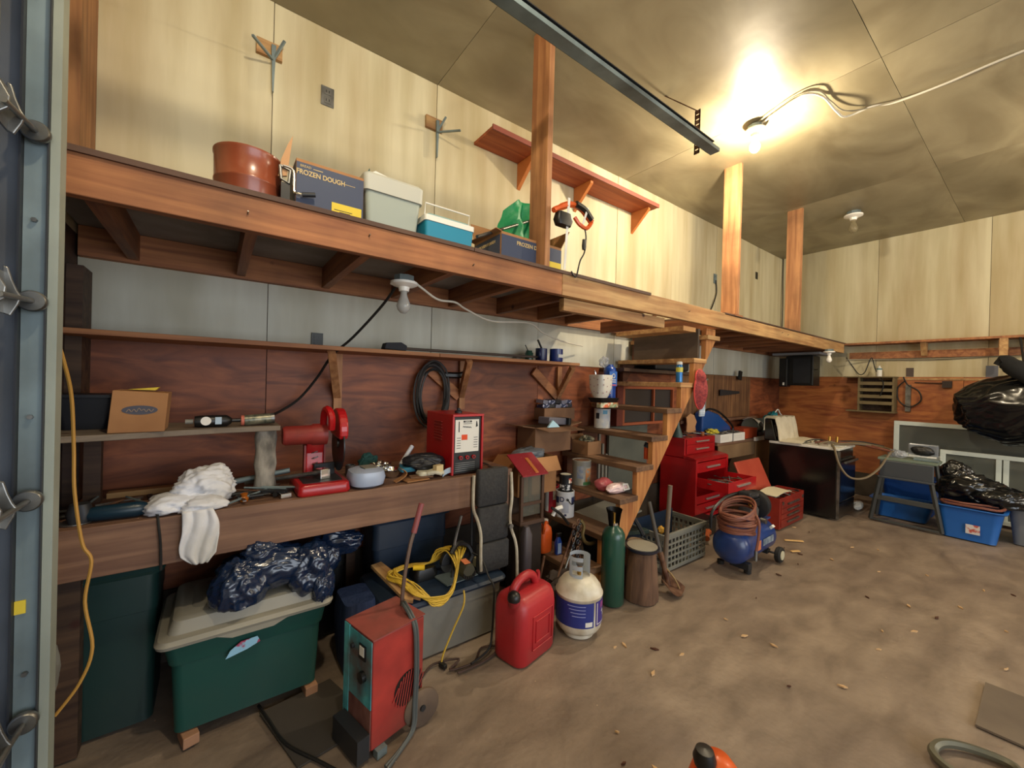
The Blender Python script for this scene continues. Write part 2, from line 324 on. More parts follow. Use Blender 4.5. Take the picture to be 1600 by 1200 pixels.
# ledge along the right wall
lg = struct('trim_1', bx(nb(), 6.86, XR-.001, -3.5, 1.70, 2.02, 2.045), WX)
put('ledger', bx(nb(), XR-.045, XR-.001, -3.5, 1.69, 1.84, 1.93), WX, lg)
for y in (.93, .08, -.8): put('bracket_block', prism(nb(), [(6.9, 2.019), (7.05, 2.019), (7.05, 1.86), (7.0, 1.86)], 'y', y, y+.05), LX, lg)
put('bracket_block', bx(nb(), 6.93, 6.98, .3, .37, 1.90, 2.018), LX, lg)
# ================================================================== loft with joists, deck, beam, posts
lf = thing('storage_loft', 'long timber storage loft with knotty front beam running along the back wall', 'loft', (3, 1.75, 1.914))
Y1, ZB, ZT = 1.70, 1.914, 2.05
put('beam', bx(nb(), -.49, 1.6, Y1, Y1+.04, ZB, ZT-.012), WX, lf, bevel=.003)
put('beam', bx(nb(), 1.603, 5.7, Y1, Y1+.04, ZB, ZT-.004), LX, lf, bevel=.003, label='lighter knotty length of beam')
put('beam', bx(nb(), 5.703, 6.86, Y1+.002, Y1+.042, ZB, ZT-.006), LX, lf, bevel=.003)
put('ledger', bx(nb(), -.49, 7.09, YB-.045, YB-.002, ZB-.01, ZT-.016), WX, lf)
for k in range(18):
    x = -.33+k*.405
    if 2.45 < x < 3.5: continue
    put('joist', bx(nb(), x, x+.038, Y1+.042, YB-.047, ZB+.002, ZT-.016), WY, lf)
put('joist', bx(nb(), 2.41, 2.448, Y1+.042, YB-.047, ZB+.002, ZT-.016), WY, lf); put('joist', bx(nb(), 3.52, 3.558, Y1+.042, YB-.047, ZB+.002, ZT-.016), WY, lf)
DECK = mat('grey_painted_deck', '#8f8a84', '#77706a', rough=.8, sc=(5, 5, 5)); DECKT = mat('worn_dark_deck', '#4a3329', '#5d4436', rough=.7, sc=(3, 9, 3))
for a, b in ((-.49, 1.0), (1.004, 2.445), (3.53, 4.9), (4.904, 7.09)):
    dk = put('deck_panel', bx(nb(), a, b, Y1-.01 if b < 3 else Y1+.0, YB-.002, ZT-.014, ZT+.004), DECKT, lf)
    put('underside_sheet', bx(nb(), a, b, Y1+.05, YB-.05, ZT-.0156, ZT-.0146), DECK, dk)
put('trimmer', bx(nb(), 1.66, 2.70, 1.745, 1.785, 1.838, 1.912), LX, lf); put('trimmer', bx(nb(), 2.62, 2.66, 1.787, 2.3, 1.838, 1.93), WY, lf)
for x, zt in ((1.463, ZC-.012), (3.752, ZC-.012), (5.232, ZC-.012)):
    solo('loft_post', bx(nb(), x, x+.038, Y1+.001, Y1+.15, ZT+.014 if 3 < x < 4 else ZT+.005, zt), WZ, 'upright knotty timber post between loft and ceiling, %s of three' % {1: 'nearest', 3: 'middle', 5: 'farthest'}[int(x)], 'post', 'loft posts', bevel=.003)
put('post_foot', bx(nb(), 3.7, 3.85, Y1-.005, Y1+.16, ZT-.002, ZT+.012), WX, lf)
for x, z in ((.08, 1.97), (.5, 1.99), (1.0, 1.965), (2.95, 1.985), (4.75, 1.99), (4.9, 1.98)):
    put('nail', cy(nb(), (x, Y1-.014, z+.006), (x, Y1+.002, z), .0028, n=6), STEEL, lf)
# ================================================================== stairs
st = thing('open_staircase', 'open timber staircase with notched stringers climbing to the loft', 'staircase', (2.4, 2.1, 0))
RISE, RUN, NX, NT = .205, .18, 2.06, 8
def nose(i): return NX+RUN*(8-i)          # i = 8 lowest numbered as in the photo (z = .41), 1 highest
def tz(i): return ZT-RISE*i
poly = []
for i in range(9, 0, -1):
    poly += [(nose(i)+.022, tz(i)-RISE if i < 9 else 0), (nose(i)+.022, tz(i)-.04)]
poly[0] = (nose(9)+.022, 0)
poly += [(nose(1)+.2, tz(1)-.04), (nose(1)+.2, 1.83), (3.44, 1.78)]
low = [(3.44, 1.78), (3.40, 1.66), (2.02, .0)]
SP = [(nose(9)+.022, 0.0), (nose(9)+.022, tz(9)-.04)]
for i in range(8, 0, -1): SP += [(nose(i)+.022, tz(i+1)-.038), (nose(i)+.022, tz(i)-.04)]
SP += [(nose(1)+.025, 1.905), (3.50, 1.905), (3.50, 1.80), (2.00+.08, .0)]
put('stringer', prism(nb(), SP, 'y', 1.765, 1.803), SX, st)
put('stringer', prism(nb(), SP, 'y', 2.475, 2.513), mat('shaded_stringer_timber', '#4e2c1c', '#6b4028', rough=.7, sc=(3, 3, 20)), st)  # rear stringer's shade is put into its darker timber colour
for i in range(9, 0, -1):
    z = tz(i); x = nose(i); a = -.010 if i in (1,) else 0
    put('tread', ob(nb(), (x+.10, 2.135+a, z-.02), (.205, .765-2*a, .038), (0, 0, .006*((i*7) % 5-2))), TY if i > 3 else LX, st, bevel=.004)
put('landing_board', bx(nb(), 3.05, 3.24, 1.80, 2.48, 1.862, 1.90), LX, st)
put('riser_board', bx(nb(), 3.30, 3.33, 1.81, 2.46, 1.65, 1.90), mat('dusty_board', '#4b4036', '#5e5246', rough=.9, sc=(3, 3, 9)), st)
put('riser_board', bx(nb(), 1.875, 1.9, 1.77, 2.48, 0, .162), DX, st)
# ================================================================== work bench
bn = thing('long_workbench', 'long wall workbench with a wide timber front edge and worn top', 'workbench', (.4, 2.25, 0))
BZ, BY = .867, 1.95
put('front_board', bx(nb(), -.445, 1.35, BY, BY+.04, .69, BZ), GX, bn, bevel=.003)
for a, b, m_ in ((BY+.041, 2.18, GX), (2.183, 2.37, GX), (2.373, YB-.013, GX)):
    put('top_plank', bx(nb(), -.445, 1.49, a, b, BZ-.04, BZ), m_, bn, bevel=.003)
for x in (-.44, 1.42): put('leg', bx(nb(), x, x+.06, 2.08, 2.14, 0, BZ-.041), DX, bn)
put('leg', bx(nb(), .64, .69, 2.47, 2.53, 0, BZ-.041), DX, bn)
put('end_board', bx(nb(), 1.36, 1.49, 2.02, 2.06, .55, BZ-.041), GX, bn)
# long wall shelf with brackets
sh = thing('long_wall_shelf', 'long narrow plank shelf on angled wooden brackets below the loft', 'shelf', (.8, 2.4, 1.54))
prv = -.49
for b in (1.1, 2.32):
    put('plank', bx(nb(), prv, b-.002, 2.235, YB-.001, 1.545, 1.567), wood('shelf_edge_timber', '#8d5a38', '#b07a4d', 0, damt=.3), sh, bevel=.002); prv = b
for x, top in ((.49, 0), (1.33, 1), (2.28, 1)):
    put('bracket_arm', bar(nb(), (x, 2.275, 1.535), (x+.09, 2.535, 1.29), .04, .035, (0, 1, 1)), WZ, sh)
    put('bracket_upright', bx(nb(), x+.07, x+.115, 2.52, 2.545, 1.2, 1.544), WZ, sh)
    if top: put('bracket_arm', bar(nb(), (x-.2, 2.52, 1.50), (x+.07, 2.53, 1.29), .02, .07, (0, 0, 1)), WX, sh)
# upper wall shelf
us = thing('cedar_wall_shelf', 'reddish wall shelf with three triangular brackets high above the loft', 'shelf', (2.6, 2.46, 3.0))
put('plank', bx(nb(), 1.49, 3.43, 2.32, YB-.001, 3.135, 3.155), CED, us)
put('front_lip', bx(nb(), 1.49, 3.43, 2.306, 2.319, 3.13, 3.165), mat('purple_brown_lip', '#8a4a3c', rough=.6), us)
for x in (1.89, 2.52, 3.33): put('bracket', prism(nb(), [(YB-.001, 3.134), (2.36, 3.134), (2.36, 3.11), (YB-.001, 2.93)], 'x', x, x+.03), mat('orange_pine_bracket', '#c0743a', '#b0652f', rough=.6, sc=(5, 5, 5)), us)
# ================================================================== door track on the left, with rollers and hinges
vt = thing('vertical_door_track', 'tall blue-grey galvanised garage door track at the left edge', 'door track', (-.34, 1.28, 0))
TK = GALV
TKL = mat('pale_track_flange', '#8f968c', '#a5aca0', rough=.5, metal=.3, sc=(4, 4, 2), dirt='#6a6c64')
put('channel_web', bx(nb(), -.334, -.300, 1.300, 1.304, .0, 2.86), TK, vt); put('inner_lip', bx(nb(), -.338, -.3345, 1.284, 1.304, 0, 2.86), DGR, vt)
put('flange_shade_strip', bx(nb(), -.2995, -.297, 1.29, 1.304, 0, 2.86), DGR, vt); put('mounting_angle', bx(nb(), -.2965, -.2815, 1.298, 1.302, 0, 2.95), TKL, vt)  # dark strip puts the shade beside the flange into colour
put('mounting_leg', bx(nb(), -.286, -.2815, 1.3021, 1.34, 0, 2.95), TKL, vt); put('jamb_plate', bx(nb(), XL-.01, -.339, 1.305, 1.315, 0, 2.95), DSH, vt)
for z in (.35, .75, 1.30, 1.72, 2.2): put('bolt', cy(nb(), (-.317, 1.292, z), (-.317, 1.2995, z), .005, n=6), STEEL, vt)
put('yellow_tag', ob(nb(), (-.326, 1.298, .895), (.016, .003, .028)), YEL, vt, label='small yellow sticker')
for k, z in enumerate((.655, 1.125, 1.545, 1.90)):
    h = thing('door_hinge_roller', 'steel door hinge with black roller in the left track, %s' % ('lowest of four', 'second from the floor', 'third from the floor', 'topmost by the loft')[k], 'roller hinge', (-.31, 1.2, z-.06), 'rollers of the garage door')
    put('roller', cy(nb(), (-.313, 1.272, z), (-.313, 1.285, z), .020, n=24), BLK, h, smooth=True)
    put('roller_rim', lathe(nb(), [(.0195, -.008), (.022, -.005), (.022, .005), (.0195, .008)], (-.313, 1.279, z), 24, 'y'), STEEL, h, smooth=True)
    put('stem', cy(nb(), (-.313, 1.271, z), (-.322, 1.15, z-.006), .0055), STEEL, h, smooth=True)
    put('hinge_plate', prism(nb(), [(-.337, z-.035), (-.326, z-.04), (-.316, z-.016), (-.312, z), (-.318, z+.012), (-.324, z+.03), (-.330, z+.055), (-.337, z+.058)], 'y', 1.215, 1.222), STEEL, h, bevel=.002)
    put('hinge_plate', prism(nb(), [(-.337, z-.03), (-.320, z-.012), (-.318, z+.01), (-.33, z+.035), (-.337, z+.04)], 'y', 1.165, 1.172), STEEL, h, bevel=.002)
    put('hinge_leaf', bx(nb(), -.3375, -.334, 1.13, 1.225, z-.035, z+.045), STEEL, h)
tr = thing('horizontal_door_track', 'dark steel overhead door track hanging below the ceiling', 'door track', (1.2, 1.32, 2.93))
put('channel', bx(nb(), -.2, 2.53, 1.355, 1.36, 2.915, 2.975), DGR, tr); put('top_flange', bx(nb(), -.2, 2.53, 1.315, 1.354, 2.97, 2.975), DGR, tr)
put('bottom_flange', bx(nb(), -.2, 2.56, 1.30, 1.354, 2.91, 2.915), GALV, tr); put('bottom_lip', bx(nb(), -.2, 2.56, 1.295, 1.30, 2.91, 2.932), GALV, tr)
hb = nb()
for i in range(9): bx(hb, 2.44, 2.445, 1.365, 1.40, 2.89+i*.032, 2.912+i*.032)
bx(hb, 2.44, 2.445, 1.365, 1.372, 2.89, 3.17); bx(hb, 2.44, 2.445, 1.393, 1.40, 2.89, 3.17)
hg = put('perforated_hanger', hb, RUST, tr); put('ceiling_brace', bar(nb(), (2.44, 1.385, 3.165), (2.50, 1.66, ZC-.01), .03, .006), RUST, tr); put('ceiling_brace', bar(nb(), (2.44, 1.38, 3.165), (2.44, 1.38, ZC-.01), .006, .03), RUST, tr)
solo('extension_lead', tb(nb(), [(-.288, 1.33, 1.47), (-.283, 1.36, 1.42), (-.278, 1.40, 1.34), (-.278, 1.43, 1.21), (-.275, 1.43, 1.1), (-.262, 1.44, .97), (-.245, 1.44, .92), (-.255, 1.44, .82), (-.24, 1.44, .70), (-.26, 1.44, .62), (-.30, 1.43, .56)], .0038), OLDY, 'dull yellow extension lead hanging loosely beside the left door track', 'extension lead', smooth=True)
# ================================================================== bulbs and holders
def bulb(loc, label, lit=False, m_=None, s=1.0, up_=True):
    x, y, z = loc
    t = thing('bulb_holder', label, 'light bulb', (x, y, z), None)
    put('junction_box', cy(nb(), (x, y, z-.03*s), (x, y, z), .05*s, n=8), GALV, t)
    put('socket', lathe(nb(), [(0, -.075*s), (.024*s, -.075*s), (.028*s, -.055*s), (.05*s, -.05*s), (.066*s, -.042*s), (.066*s, -.031*s), (0, -.031*s)], loc), PORC, t, smooth=True)
    g = mat('glowing_bulb_glass', '#fff0cf', emit=22) if lit else (m_ or mat('frosted_bulb_glass', '#b9b9b6', rough=.15, alpha=.75))
    put('bulb', lathe(nb(), [(.0, -.185*s), (.014*s, -.182*s), (.028*s, -.168*s), (.034*s, -.15*s), (.031*s, -.132*s), (.020*s, -.105*s), (.016*s, -.09*s), (.016*s, -.072*s)], loc, 20), g, t, smooth=True)
    return t
bulb((3.30, 1.40, ZC-.03), 'bare lit bulb glowing on the ceiling near the middle post', True, s=1.1)
bulb((.35, .55, ZC-.03), 'assumed lit ceiling bulb near the garage door opening', True, s=1.1)  # holder added for the assumed, unseen lamp near the door
bulb((4.9, -.75, ZC-.03), 'assumed lit ceiling bulb far out over the middle of the floor', True, s=1.1)  # holder added for the assumed, unseen far lamp
bulb((5.76, 1.38, ZC-.02), 'unlit bulb in a white holder on the far ceiling', m_=mat('clear_bulb_glass', '#8f8468', rough=.1, alpha=.6), s=1.3)
bulb((.74, 1.92, 1.912), 'unlit frosted bulb in a white holder under the loft')
bulb((6.1, 1.66, 1.912), 'small white lamp holder under the right end of the loft', m_=PORC, s=.9)
solo('ceiling_cable', tb(nb(), [(3.30, 1.37, ZC-.035), (3.22, 1.15, ZC-.03), (3.2, 1.04, ZC-.03), (3.32, .98, ZC-.03), (3.5, .95, ZC-.07), (3.64, .93, ZC-.06), (3.70, .80, ZC-.03), (3.75, .69, ZC-.04), (3.75, .45, ZC-.05), (3.75, .14, ZC-.04), (3.8, -.6, ZC-.04), (4.9, -.75, ZC-.04)], .007), WCORD, 'pale cable looping across the ceiling to the lit bulb', 'cable', smooth=True)
solo('ceiling_cable', tb(nb(), [(3.26, 1.36, ZC-.03), (3.17, 1.1, ZC-.03), (3.22, .98, ZC-.035), (3.42, .96, ZC-.03), (3.60, .92, ZC-.04), (3.72, .76, ZC-.035), (3.78, .45, ZC-.04), (3.78, .14, ZC-.035), (3.9, -.55, ZC-.035)], .005), mat('grey_cable', '#8c8470', rough=.5), 'second thinner grey cable running beside the pale one on the ceiling', 'cable', smooth=True)
solo('loft_cable', tb(nb(), [(.77, 1.92, 1.905), (.84, 1.93, 1.87), (.94, 1.95, 1.83), (1.07, 2.0, 1.84), (1.2, 2.1, 1.83), (1.45, 2.2, 1.80), (1.8, 2.25, 1.83), (1.98, 2.3, 1.78), (2.3, 2.42, 1.75), (2.62, 2.5, 1.74)], .006), WCORD, 'white cable drooping under the loft from the frosted bulb', 'cable', smooth=True)
solo('hanging_cable', tb(nb(), [(.72, 1.95, 1.88), (.68, 2.05, 1.78), (.58, 2.2, 1.62), (.50, 2.31, 1.52), (.45, 2.42, 1.40), (.37, 2.47, 1.28), (.27, 2.45, 1.21), (.19, 2.3, 1.20)], .007), BCORD, 'black cord slanting from the loft bulb down to the small shelf', 'cord', smooth=True)
# ================================================================== on the loft
ZL = ZT+.004
PLS = .62
pl = thing('round_planter', 'copper brown round plastic planter at the left of the loft', 'planter', (.085, 1.86, ZL))
put('tub', lathe(nb(), [(0, 0), (.104, 0), (.108, .01), (.109, .07), (.1115, .073), (.1115, .080), (.1095, .083), (.111, .17), (.114, .175), (.114, .184), (.107, .184), (.104, .02), (0, .02)], (.088, 1.865, ZL), 48), TERR, pl, smooth=True, ang=50)
ka = thing('crank_handled_tool', 'wire crank handle with an upright pointed wooden blade beside the planter', 'hand tool', (.2, 1.76, ZL))
put('wooden_blade', prism(nb(), [(.175, 2.16), (.205, 2.17), (.222, 2.33), (.205, 2.29), (.185, 2.23)], 'y', 1.76, 1.772), mat('tan_wood', '#b98a5c', rough=.6), ka)
put('bracket', tb(nb(), [(.18, 1.755, 2.20), (.215, 1.755, 2.19), (.21, 1.755, 2.14), (.185, 1.755, 2.15), (.18, 1.755, 2.20)], .006, smooth=False), STEEL, ka)
put('crank', tb(nb(), [(.19, 1.75, 2.20), (.225, 1.75, 2.19), (.228, 1.745, 2.115), (.24, 1.74, 2.105), (.26, 1.74, 2.105)], .005), CHROME, ka, smooth=True)
put('grip', cy(nb(), (.255, 1.74, 2.105), (.30, 1.735, 2.115), .009), DGR, ka, smooth=True); put('stand', bx(nb(), .185, .215, 1.755, 1.80, ZL, 2.14), BLK, ka)
def carton(name, label, x0, x1, y0, y1, z0, z1, m, group=None, open_=True, flaps=(), tk=.004):
    t = thing(name, label, 'box', ((x0+x1)/2, (y0+y1)/2, z0), group); b = nb()
    bx(b, x0, x1, y0, y0+tk, z0, z1); bx(b, x0, x1, y1-tk, y1, z0, z1); bx(b, x0, x0+tk, y0+tk, y1-tk, z0, z1); bx(b, x1-tk, x1, y0+tk, y1-tk, z0, z1); bx(b, x0+tk, x1-tk, y0+tk, y1-tk, z0, z0+tk)
    if not open_: bx(b, x0+tk, x1-tk, y0+tk, y1-tk, z1-tk, z1)
    put('carton', b, m, t)
    for side, ang, ln in flaps:
        c, s_ = math.cos(R(ang)), math.sin(R(ang)); f = nb()
        if side == 'f': bar(f, ((x0+x1)/2, y0, z1+.002), ((x0+x1)/2, y0-ln*c, z1+.002+ln*s_), x1-x0, tk)
        if side == 'b': bar(f, ((x0+x1)/2, y1, z1+.002), ((x0+x1)/2, y1+ln*c, z1+.002+ln*s_), x1-x0, tk)
        if side == 'l': bar(f, (x0, (y0+y1)/2, z1+.002), (x0-ln*c, (y0+y1)/2, z1+.002+ln*s_), y1-y0, tk)
        if side == 'r': bar(f, (x1, (y0+y1)/2, z1+.002), (x1+ln*c, (y0+y1)/2, z1+.002+ln*s_), y1-y0, tk)
        put('flap', f, m, t)
    return t
FR = (R(90), 0, 0); GOLD = mat('gold_print', '#c9b07a', rough=.6)
d1 = carton('dough_box', 'long navy FROZEN DOUGH carton with yellow panel beside the planter', .235, .490, 1.76, 2.0, ZL, 2.25, KRAFT, open_=False)
put('printed_face', bx(nb(), .236, .489, 1.7575, 1.7595, ZL+.001, 2.238), NVB, d1); put('yellow_panel', bx(nb(), .365, .482, 1.756, 1.757, ZL+.002, 2.115), YEL, d1)
put('printed_side', bx(nb(), .2335, .2345, 1.77, 1.99, ZL+.001, 2.238), NVB, d1)
text('FROZEN DOUGH', .027, (.325, 1.7565, 2.20), FR, GOLD, d1, bold=True, sx=.85); text('BREAD', .013, (.268, 1.7565, 2.224), FR, GOLD, d1); put('print_line', bx(nb(), .295, .33, 1.7562, 1.7568, 2.221, 2.224), GOLD, d1); put('print_line', bx(nb(), .40, .455, 1.7562, 1.7568, 2.199, 2.201), GOLD, d1)
for k in range(3): put('print_line', bx(nb(), .375+.02*(k > 0), .445-.008*k, 1.7552, 1.7558, 2.086-k*.007, 2.0885-k*.007), INK, d1)
put('lid_strip', bx(nb(), .236, .489, 1.975, 1.985, 2.2505, 2.31), mat('pale_card', '#d2b083', rough=.8), d1)
t = thing('storage_box', 'pale grey plastic storage box with white papers on top', 'storage box', (.62, 1.87, ZL))
put('body', stack(nb(), [(.225, .22, .02, ZL, .0, 0), (.25, .25, .02, ZL+.155), (.255, .255, .02, ZL+.157)], c=(.625, 1.885, 0)), mat('grey_green_plastic', '#9fa89f', rough=.5), t, smooth=True)
put('lid', stack(nb(), [(.268, .268, .022, ZL+.158), (.272, .272, .022, ZL+.225), (.25, .25, .02, ZL+.237)], c=(.625, 1.885, 0)), mat('pale_lid_plastic', '#b9bab0', rough=.5), t, smooth=True)
t = solo('paper_tray', prism(nb(), [(.56, ZL+.238), (.70, ZL+.238), (.70, ZL+.275), (.57, ZL+.297), (.555, ZL+.287)], 'y', 1.86, 1.98), LBL, 'small white paper box lying on the grey storage box lid', 'paper')
lf2 = solo('dry_leaf', prism(nb(), [(.515, ZL+.238), (.53, ZL+.238), (.525, ZL+.27), (.518, ZL+.255)], 'y', 1.80, 1.803), GREEN, 'tiny green sprig standing at the grey box corner', 'leaf')
cb = thing('cool_box', 'turquoise and white cooler with a raised wire handle on the loft', 'cooler', (.90, 1.86, ZL))
put('body', stack(nb(), [(.25, .2, .015, ZL), (.262, .215, .015, ZL+.098)], c=(.905, 1.865, 0)), mat('turquoise_plastic', '#1c86a6', rough=.45), cb, smooth=True)
put('white_rim', stack(nb(), [(.27, .222, .015, ZL+.099), (.27, .222, .015, ZL+.125)], c=(.905, 1.865, 0)), WHITE, cb, smooth=True)
put('lid', stack(nb(), [(.235, .19, .015, ZL+.126), (.225, .18, .015, ZL+.14)], c=(.905, 1.865, 0)), mat('dull_teal_lid', '#7fa3a4', rough=.5), cb, smooth=True)
put('handle', tb(nb(), [(.785, 1.80, ZL+.12), (.785, 1.79, ZL+.19), (1.025, 1.79, ZL+.19), (1.025, 1.80, ZL+.12)], .004, smooth=False), WHITE, cb)
d2 = carton('dough_box', 'open navy FROZEN DOUGH carton standing behind the first loft post', 1.22, 1.66, 1.78, 2.06, ZL, 2.215, KRAFT, flaps=(('l', 10, .035), ('b', 70, .14), ('r', 60, .13)))
put('printed_face', bx(nb(), 1.221, 1.659, 1.7775, 1.7795, ZL+.001, 2.20), NVB, d2); put('printed_side', bx(nb(), 1.2175, 1.2195, 1.79, 2.05, ZL+.001, 2.20), NVB, d2)
put('yellow_panel', bx(nb(), 1.56, 1.655, 1.7755, 1.777, ZL+.002, 2.12), YEL, d2)
text('FROZEN DOUGH', .03, (1.44, 1.7765, 2.17), FR, GOLD, d2, bold=True); text('FROZEN DOUGH', .022, (1.217, 1.92, 2.17), (R(90), 0, R(-90)), GOLD, d2, bold=True)
def gb(u, v):
    x = 1.36+.30*u; z = 2.17+.40*v*(1-.25*(u-.8)**2)*(.45+.55*math.sin(math.pi*min(1, u*.55+.25)))
    return (x+.04*v, 2.02+.05*math.sin(9*u+3*v)+.03*mnoise.noise(Vector((u*5, v*5, 2))), z)
solo('green_bag', grid(nb(), 16, 16, gb, .006), mat('green_nylon', '#19925a', rough=.5, bump=.3, bsc=30), 'bright green nylon bag sticking up behind the loft post', 'bag', smooth=True)
solo('grey_pole', cy(nb(), (1.08, 1.80, 2.155), (1.60, 2.03, 2.44), .009), STEEL, 'thin grey metal pole leaning out of the open dough carton', 'pole', smooth=True)
tm = thing('orange_hedge_trimmer', 'orange and black power tool hung by white straps at the loft post', 'power tool', (1.66, 1.70, 2.36))
put('handle_body', tb(nb(), [(1.50, 1.68, 2.37), (1.57, 1.68, 2.41), (1.64, 1.68, 2.44), (1.72, 1.675, 2.43), (1.80, 1.67, 2.375)], [.016, .02, .018, .016, .018]), ORG, tm, smooth=True)
put('lower_grip', tb(nb(), [(1.80, 1.67, 2.375), (1.76, 1.67, 2.33), (1.70, 1.67, 2.335), (1.66, 1.675, 2.37)], .012), ORG, tm, smooth=True)
put('black_grip', tb(nb(), [(1.66, 1.665, 2.445), (1.73, 1.665, 2.43), (1.79, 1.665, 2.385)], .0195), BLK, tm, smooth=True); put('motor', stack(nb(), [(.1, .05, .02, 2.30), (.12, .06, .02, 2.33), (.1, .05, .02, 2.37)], c=(1.575, 1.68, 0)), BLK, tm, smooth=True)
put('strap', bar(nb(), (1.60, 1.66, 2.46), (1.605, 1.69, 2.06), .018, .002, (0, 1, 0)), LBL, tm); put('strap', bar(nb(), (1.745, 1.65, 2.44), (1.715, 1.66, 2.34), .014, .002, (0, 1, 0)), LBL, tm)
put('cord', tb(nb(), [(1.74, 1.67, 2.33), (1.75, 1.665, 2.27), (1.735, 1.66, 2.18), (1.70, 1.66, 2.12), (1.69, 1.68, 2.03), (1.66, 1.69, 2.06)], .0045), BCORD, tm, smooth=True)
put('switch_box', stack(nb(), [(.022, .016, .006, 2.19), (.028, .02, .008, 2.21), (.022, .016, .006, 2.25)], c=(1.725, 1.655, 0)), BLK, tm, smooth=True)
# hooks, outlets and cords on the upper wall
def wall_hook(x, z, w_, label, sgn):
    t = thing('shelf_hook', label, 'hook', (x, YB, z-.25), 'metal brackets on the upper wall')
    put('wood_block', bx(nb(), x-.075, x+.045, YB-.022, YB-.001, z-.04, z+.04), LX, t)
    put('long_arm', prism(nb(), [(x-.008, z+.02), (x+.014, z+.02), (x+.006, z-.23), (x, z-.23)], 'y', YB-.04, YB-.023), GALV, t)
    put('cross_arm', bar(nb(), (x, YB-.035, z-.06), (x+sgn*.1, YB-.18, z-.08), .012, .01), GALV, t); put('top_arm', bar(nb(), (x, YB-.03, z-.06), (x+.05, YB-.06, z+.05), .01, .012), GALV, t)
wall_hook(.215, 3.16, .1, 'folding metal shelf bracket on a wood block, left one near the outlet', -1); wall_hook(1.18, 3.15, .1, 'folding metal shelf bracket on a wood block, beside the cedar shelf', 1)
def outlet(x, z, y, m, label, s=1.0, ax='y', holes=True, slot=BLK):
    t = thing('power_outlet', label, 'outlet', (x, y, z-.05*s), None)
    def P(a0, a1, b0, b1, d0, d1): return bx(nb(), x+a0*s, x+a1*s, y-d1, y-d0, z+b0*s, z+b1*s) if ax == 'y' else bx(nb(), x-d1, x-d0, y-a1*s, y-a0*s, z+b0*s, z+b1*s)
    put('plate', P(-.035, .035, -.055, .055, .001, .006), m, t, bevel=.001)
    if holes:
        for zz in (-.025, .025):
            f = put('socket_face', P(-.018, .018, zz-.017, zz+.017, .0062, .009), m, t)
            for a in (-.008, .008): put('slot', P(a-.002, a+.002, zz-.006, zz+.008, .0092, .0098), slot, f)
outlet(.495, 3.045, YB, STEEL, 'grey metal outlet on the upper wall below the ceiling'); outlet(.47, 1.61, YB, mat('dark_outlet', '#3c3e3c', rough=.5), 'dark outlet just above the long wall shelf', .9)
outlet(5.03, 2.77, YB, GALV, 'grey outlet with a cord on the back wall above the loft', 1.1); outlet(6.2, 3.02, YB, BLK, 'narrow dark slot box high on the back wall right of the posts', .9, holes=False)
solo('wall_cable', tb(nb(), [(5.03, YB-.012, 2.75), (5.05, YB-.014, 2.6), (4.98, YB-.014, 2.45), (4.86, YB-.014, 2.25), (4.85, YB-.05, 2.06)], .007), BCORD, 'dark cord dropping from the outlet to the loft deck', 'cord', smooth=True)
solo('corner_cable', tb(nb(), [(7.08, YB-.02, 3.43), (7.08, YB-.02, 3.1), (7.07, YB-.03, 2.7), (7.085, YB-.02, 2.07)], .007), BCORD, 'dark cable running down the far room corner', 'cable', smooth=True)
# ================================================================== on the workbench
ss = thing('raised_shelf_board', 'short grey board shelf on the bench propped by a bark-covered log', 'shelf', (-.1, 2.2, BZ))
GB = wood('grey_weathered_board', '#61564a', '#837564', 0, damt=.4)
put('board', prism(nb(), [(-.49, 1.98), (-.30, 2.0), (0, 2.07), (.24, 2.08), (.24, 2.36), (-.49, 2.40)], 'z', 1.155, 1.178), GB, ss, bevel=.003)
put('log_prop', lathe(nb(), [(0, 0), (.042, 0), (.045, .03), (.038, .08), (.046, .13), (.040, .19), (.045, .25), (.041, .286), (0, .286)], (.19, 2.15, BZ), 18), mat('birch_bark', '#5a5650', '#a39c90', rough=.9, sc=(18, 18, 8), det=8, bump=.9), ss, smooth=True)
put('rear_prop', bx(nb(), -.42, -.37, 2.3, 2.34, BZ, 1.154), DX, ss)
kb = thing('logo_box', 'plain brown cardboard box with an oval printed logo on the small shelf', 'box', (-.23, 2.08, 1.179))
put('carton', prism(nb(), [(-.312, 1.179), (-.155, 1.179), (-.145, 1.325), (-.300, 1.335)], 'y', 2.02, 2.17), KRAFT, kb, bevel=.002)
put('top_flap', prism(nb(), [(-.27, 1.336), (-.19, 1.333), (-.18, 1.345)], 'y', 2.10, 2.16), YEL, kb)
put('oval_logo', prism(nb(), [(-.225+.05*math.cos(t_*math.pi/16), 1.262+.017*math.sin(t_*math.pi/16)) for t_ in range(32)], 'y', 2.0185, 2.0195), mat('faded_blue_print', '#4b4c58', rough=.8), kb)
put('script_marks', tb(nb(), [(-.262+.0068*i, 2.018, 1.259+(.006 if i % 2 else -.003)+(.004 if i in (5, 6) else 0)) for i in range(12)], .0014, n=5), mat('faded_tan_print', '#8f7a68', rough=.8), kb)
put_bin = thing('dark_storage_bin', 'dark navy bin in the left corner of the small shelf', 'bin', (-.42, 2.28, 1.179))
put('body', stack(nb(), [(.13, .16, .02, 1.179), (.16, .19, .02, 1.30)], c=(-.40, 2.27, 0)), mat('night_blue_plastic', '#10141d', rough=.5), put_bin, smooth=True); put('rim', stack(nb(), [(.168, .198, .02, 1.301), (.168, .198, .02, 1.312)], c=(-.40, 2.27, 0)), mat('night_blue_plastic', '#10141d', rough=.5), put_bin, smooth=True)
g = thing('glue_gun_bottle', 'black labelled bottle lying on the small shelf', 'bottle', (.03, 2.12, 1.179))
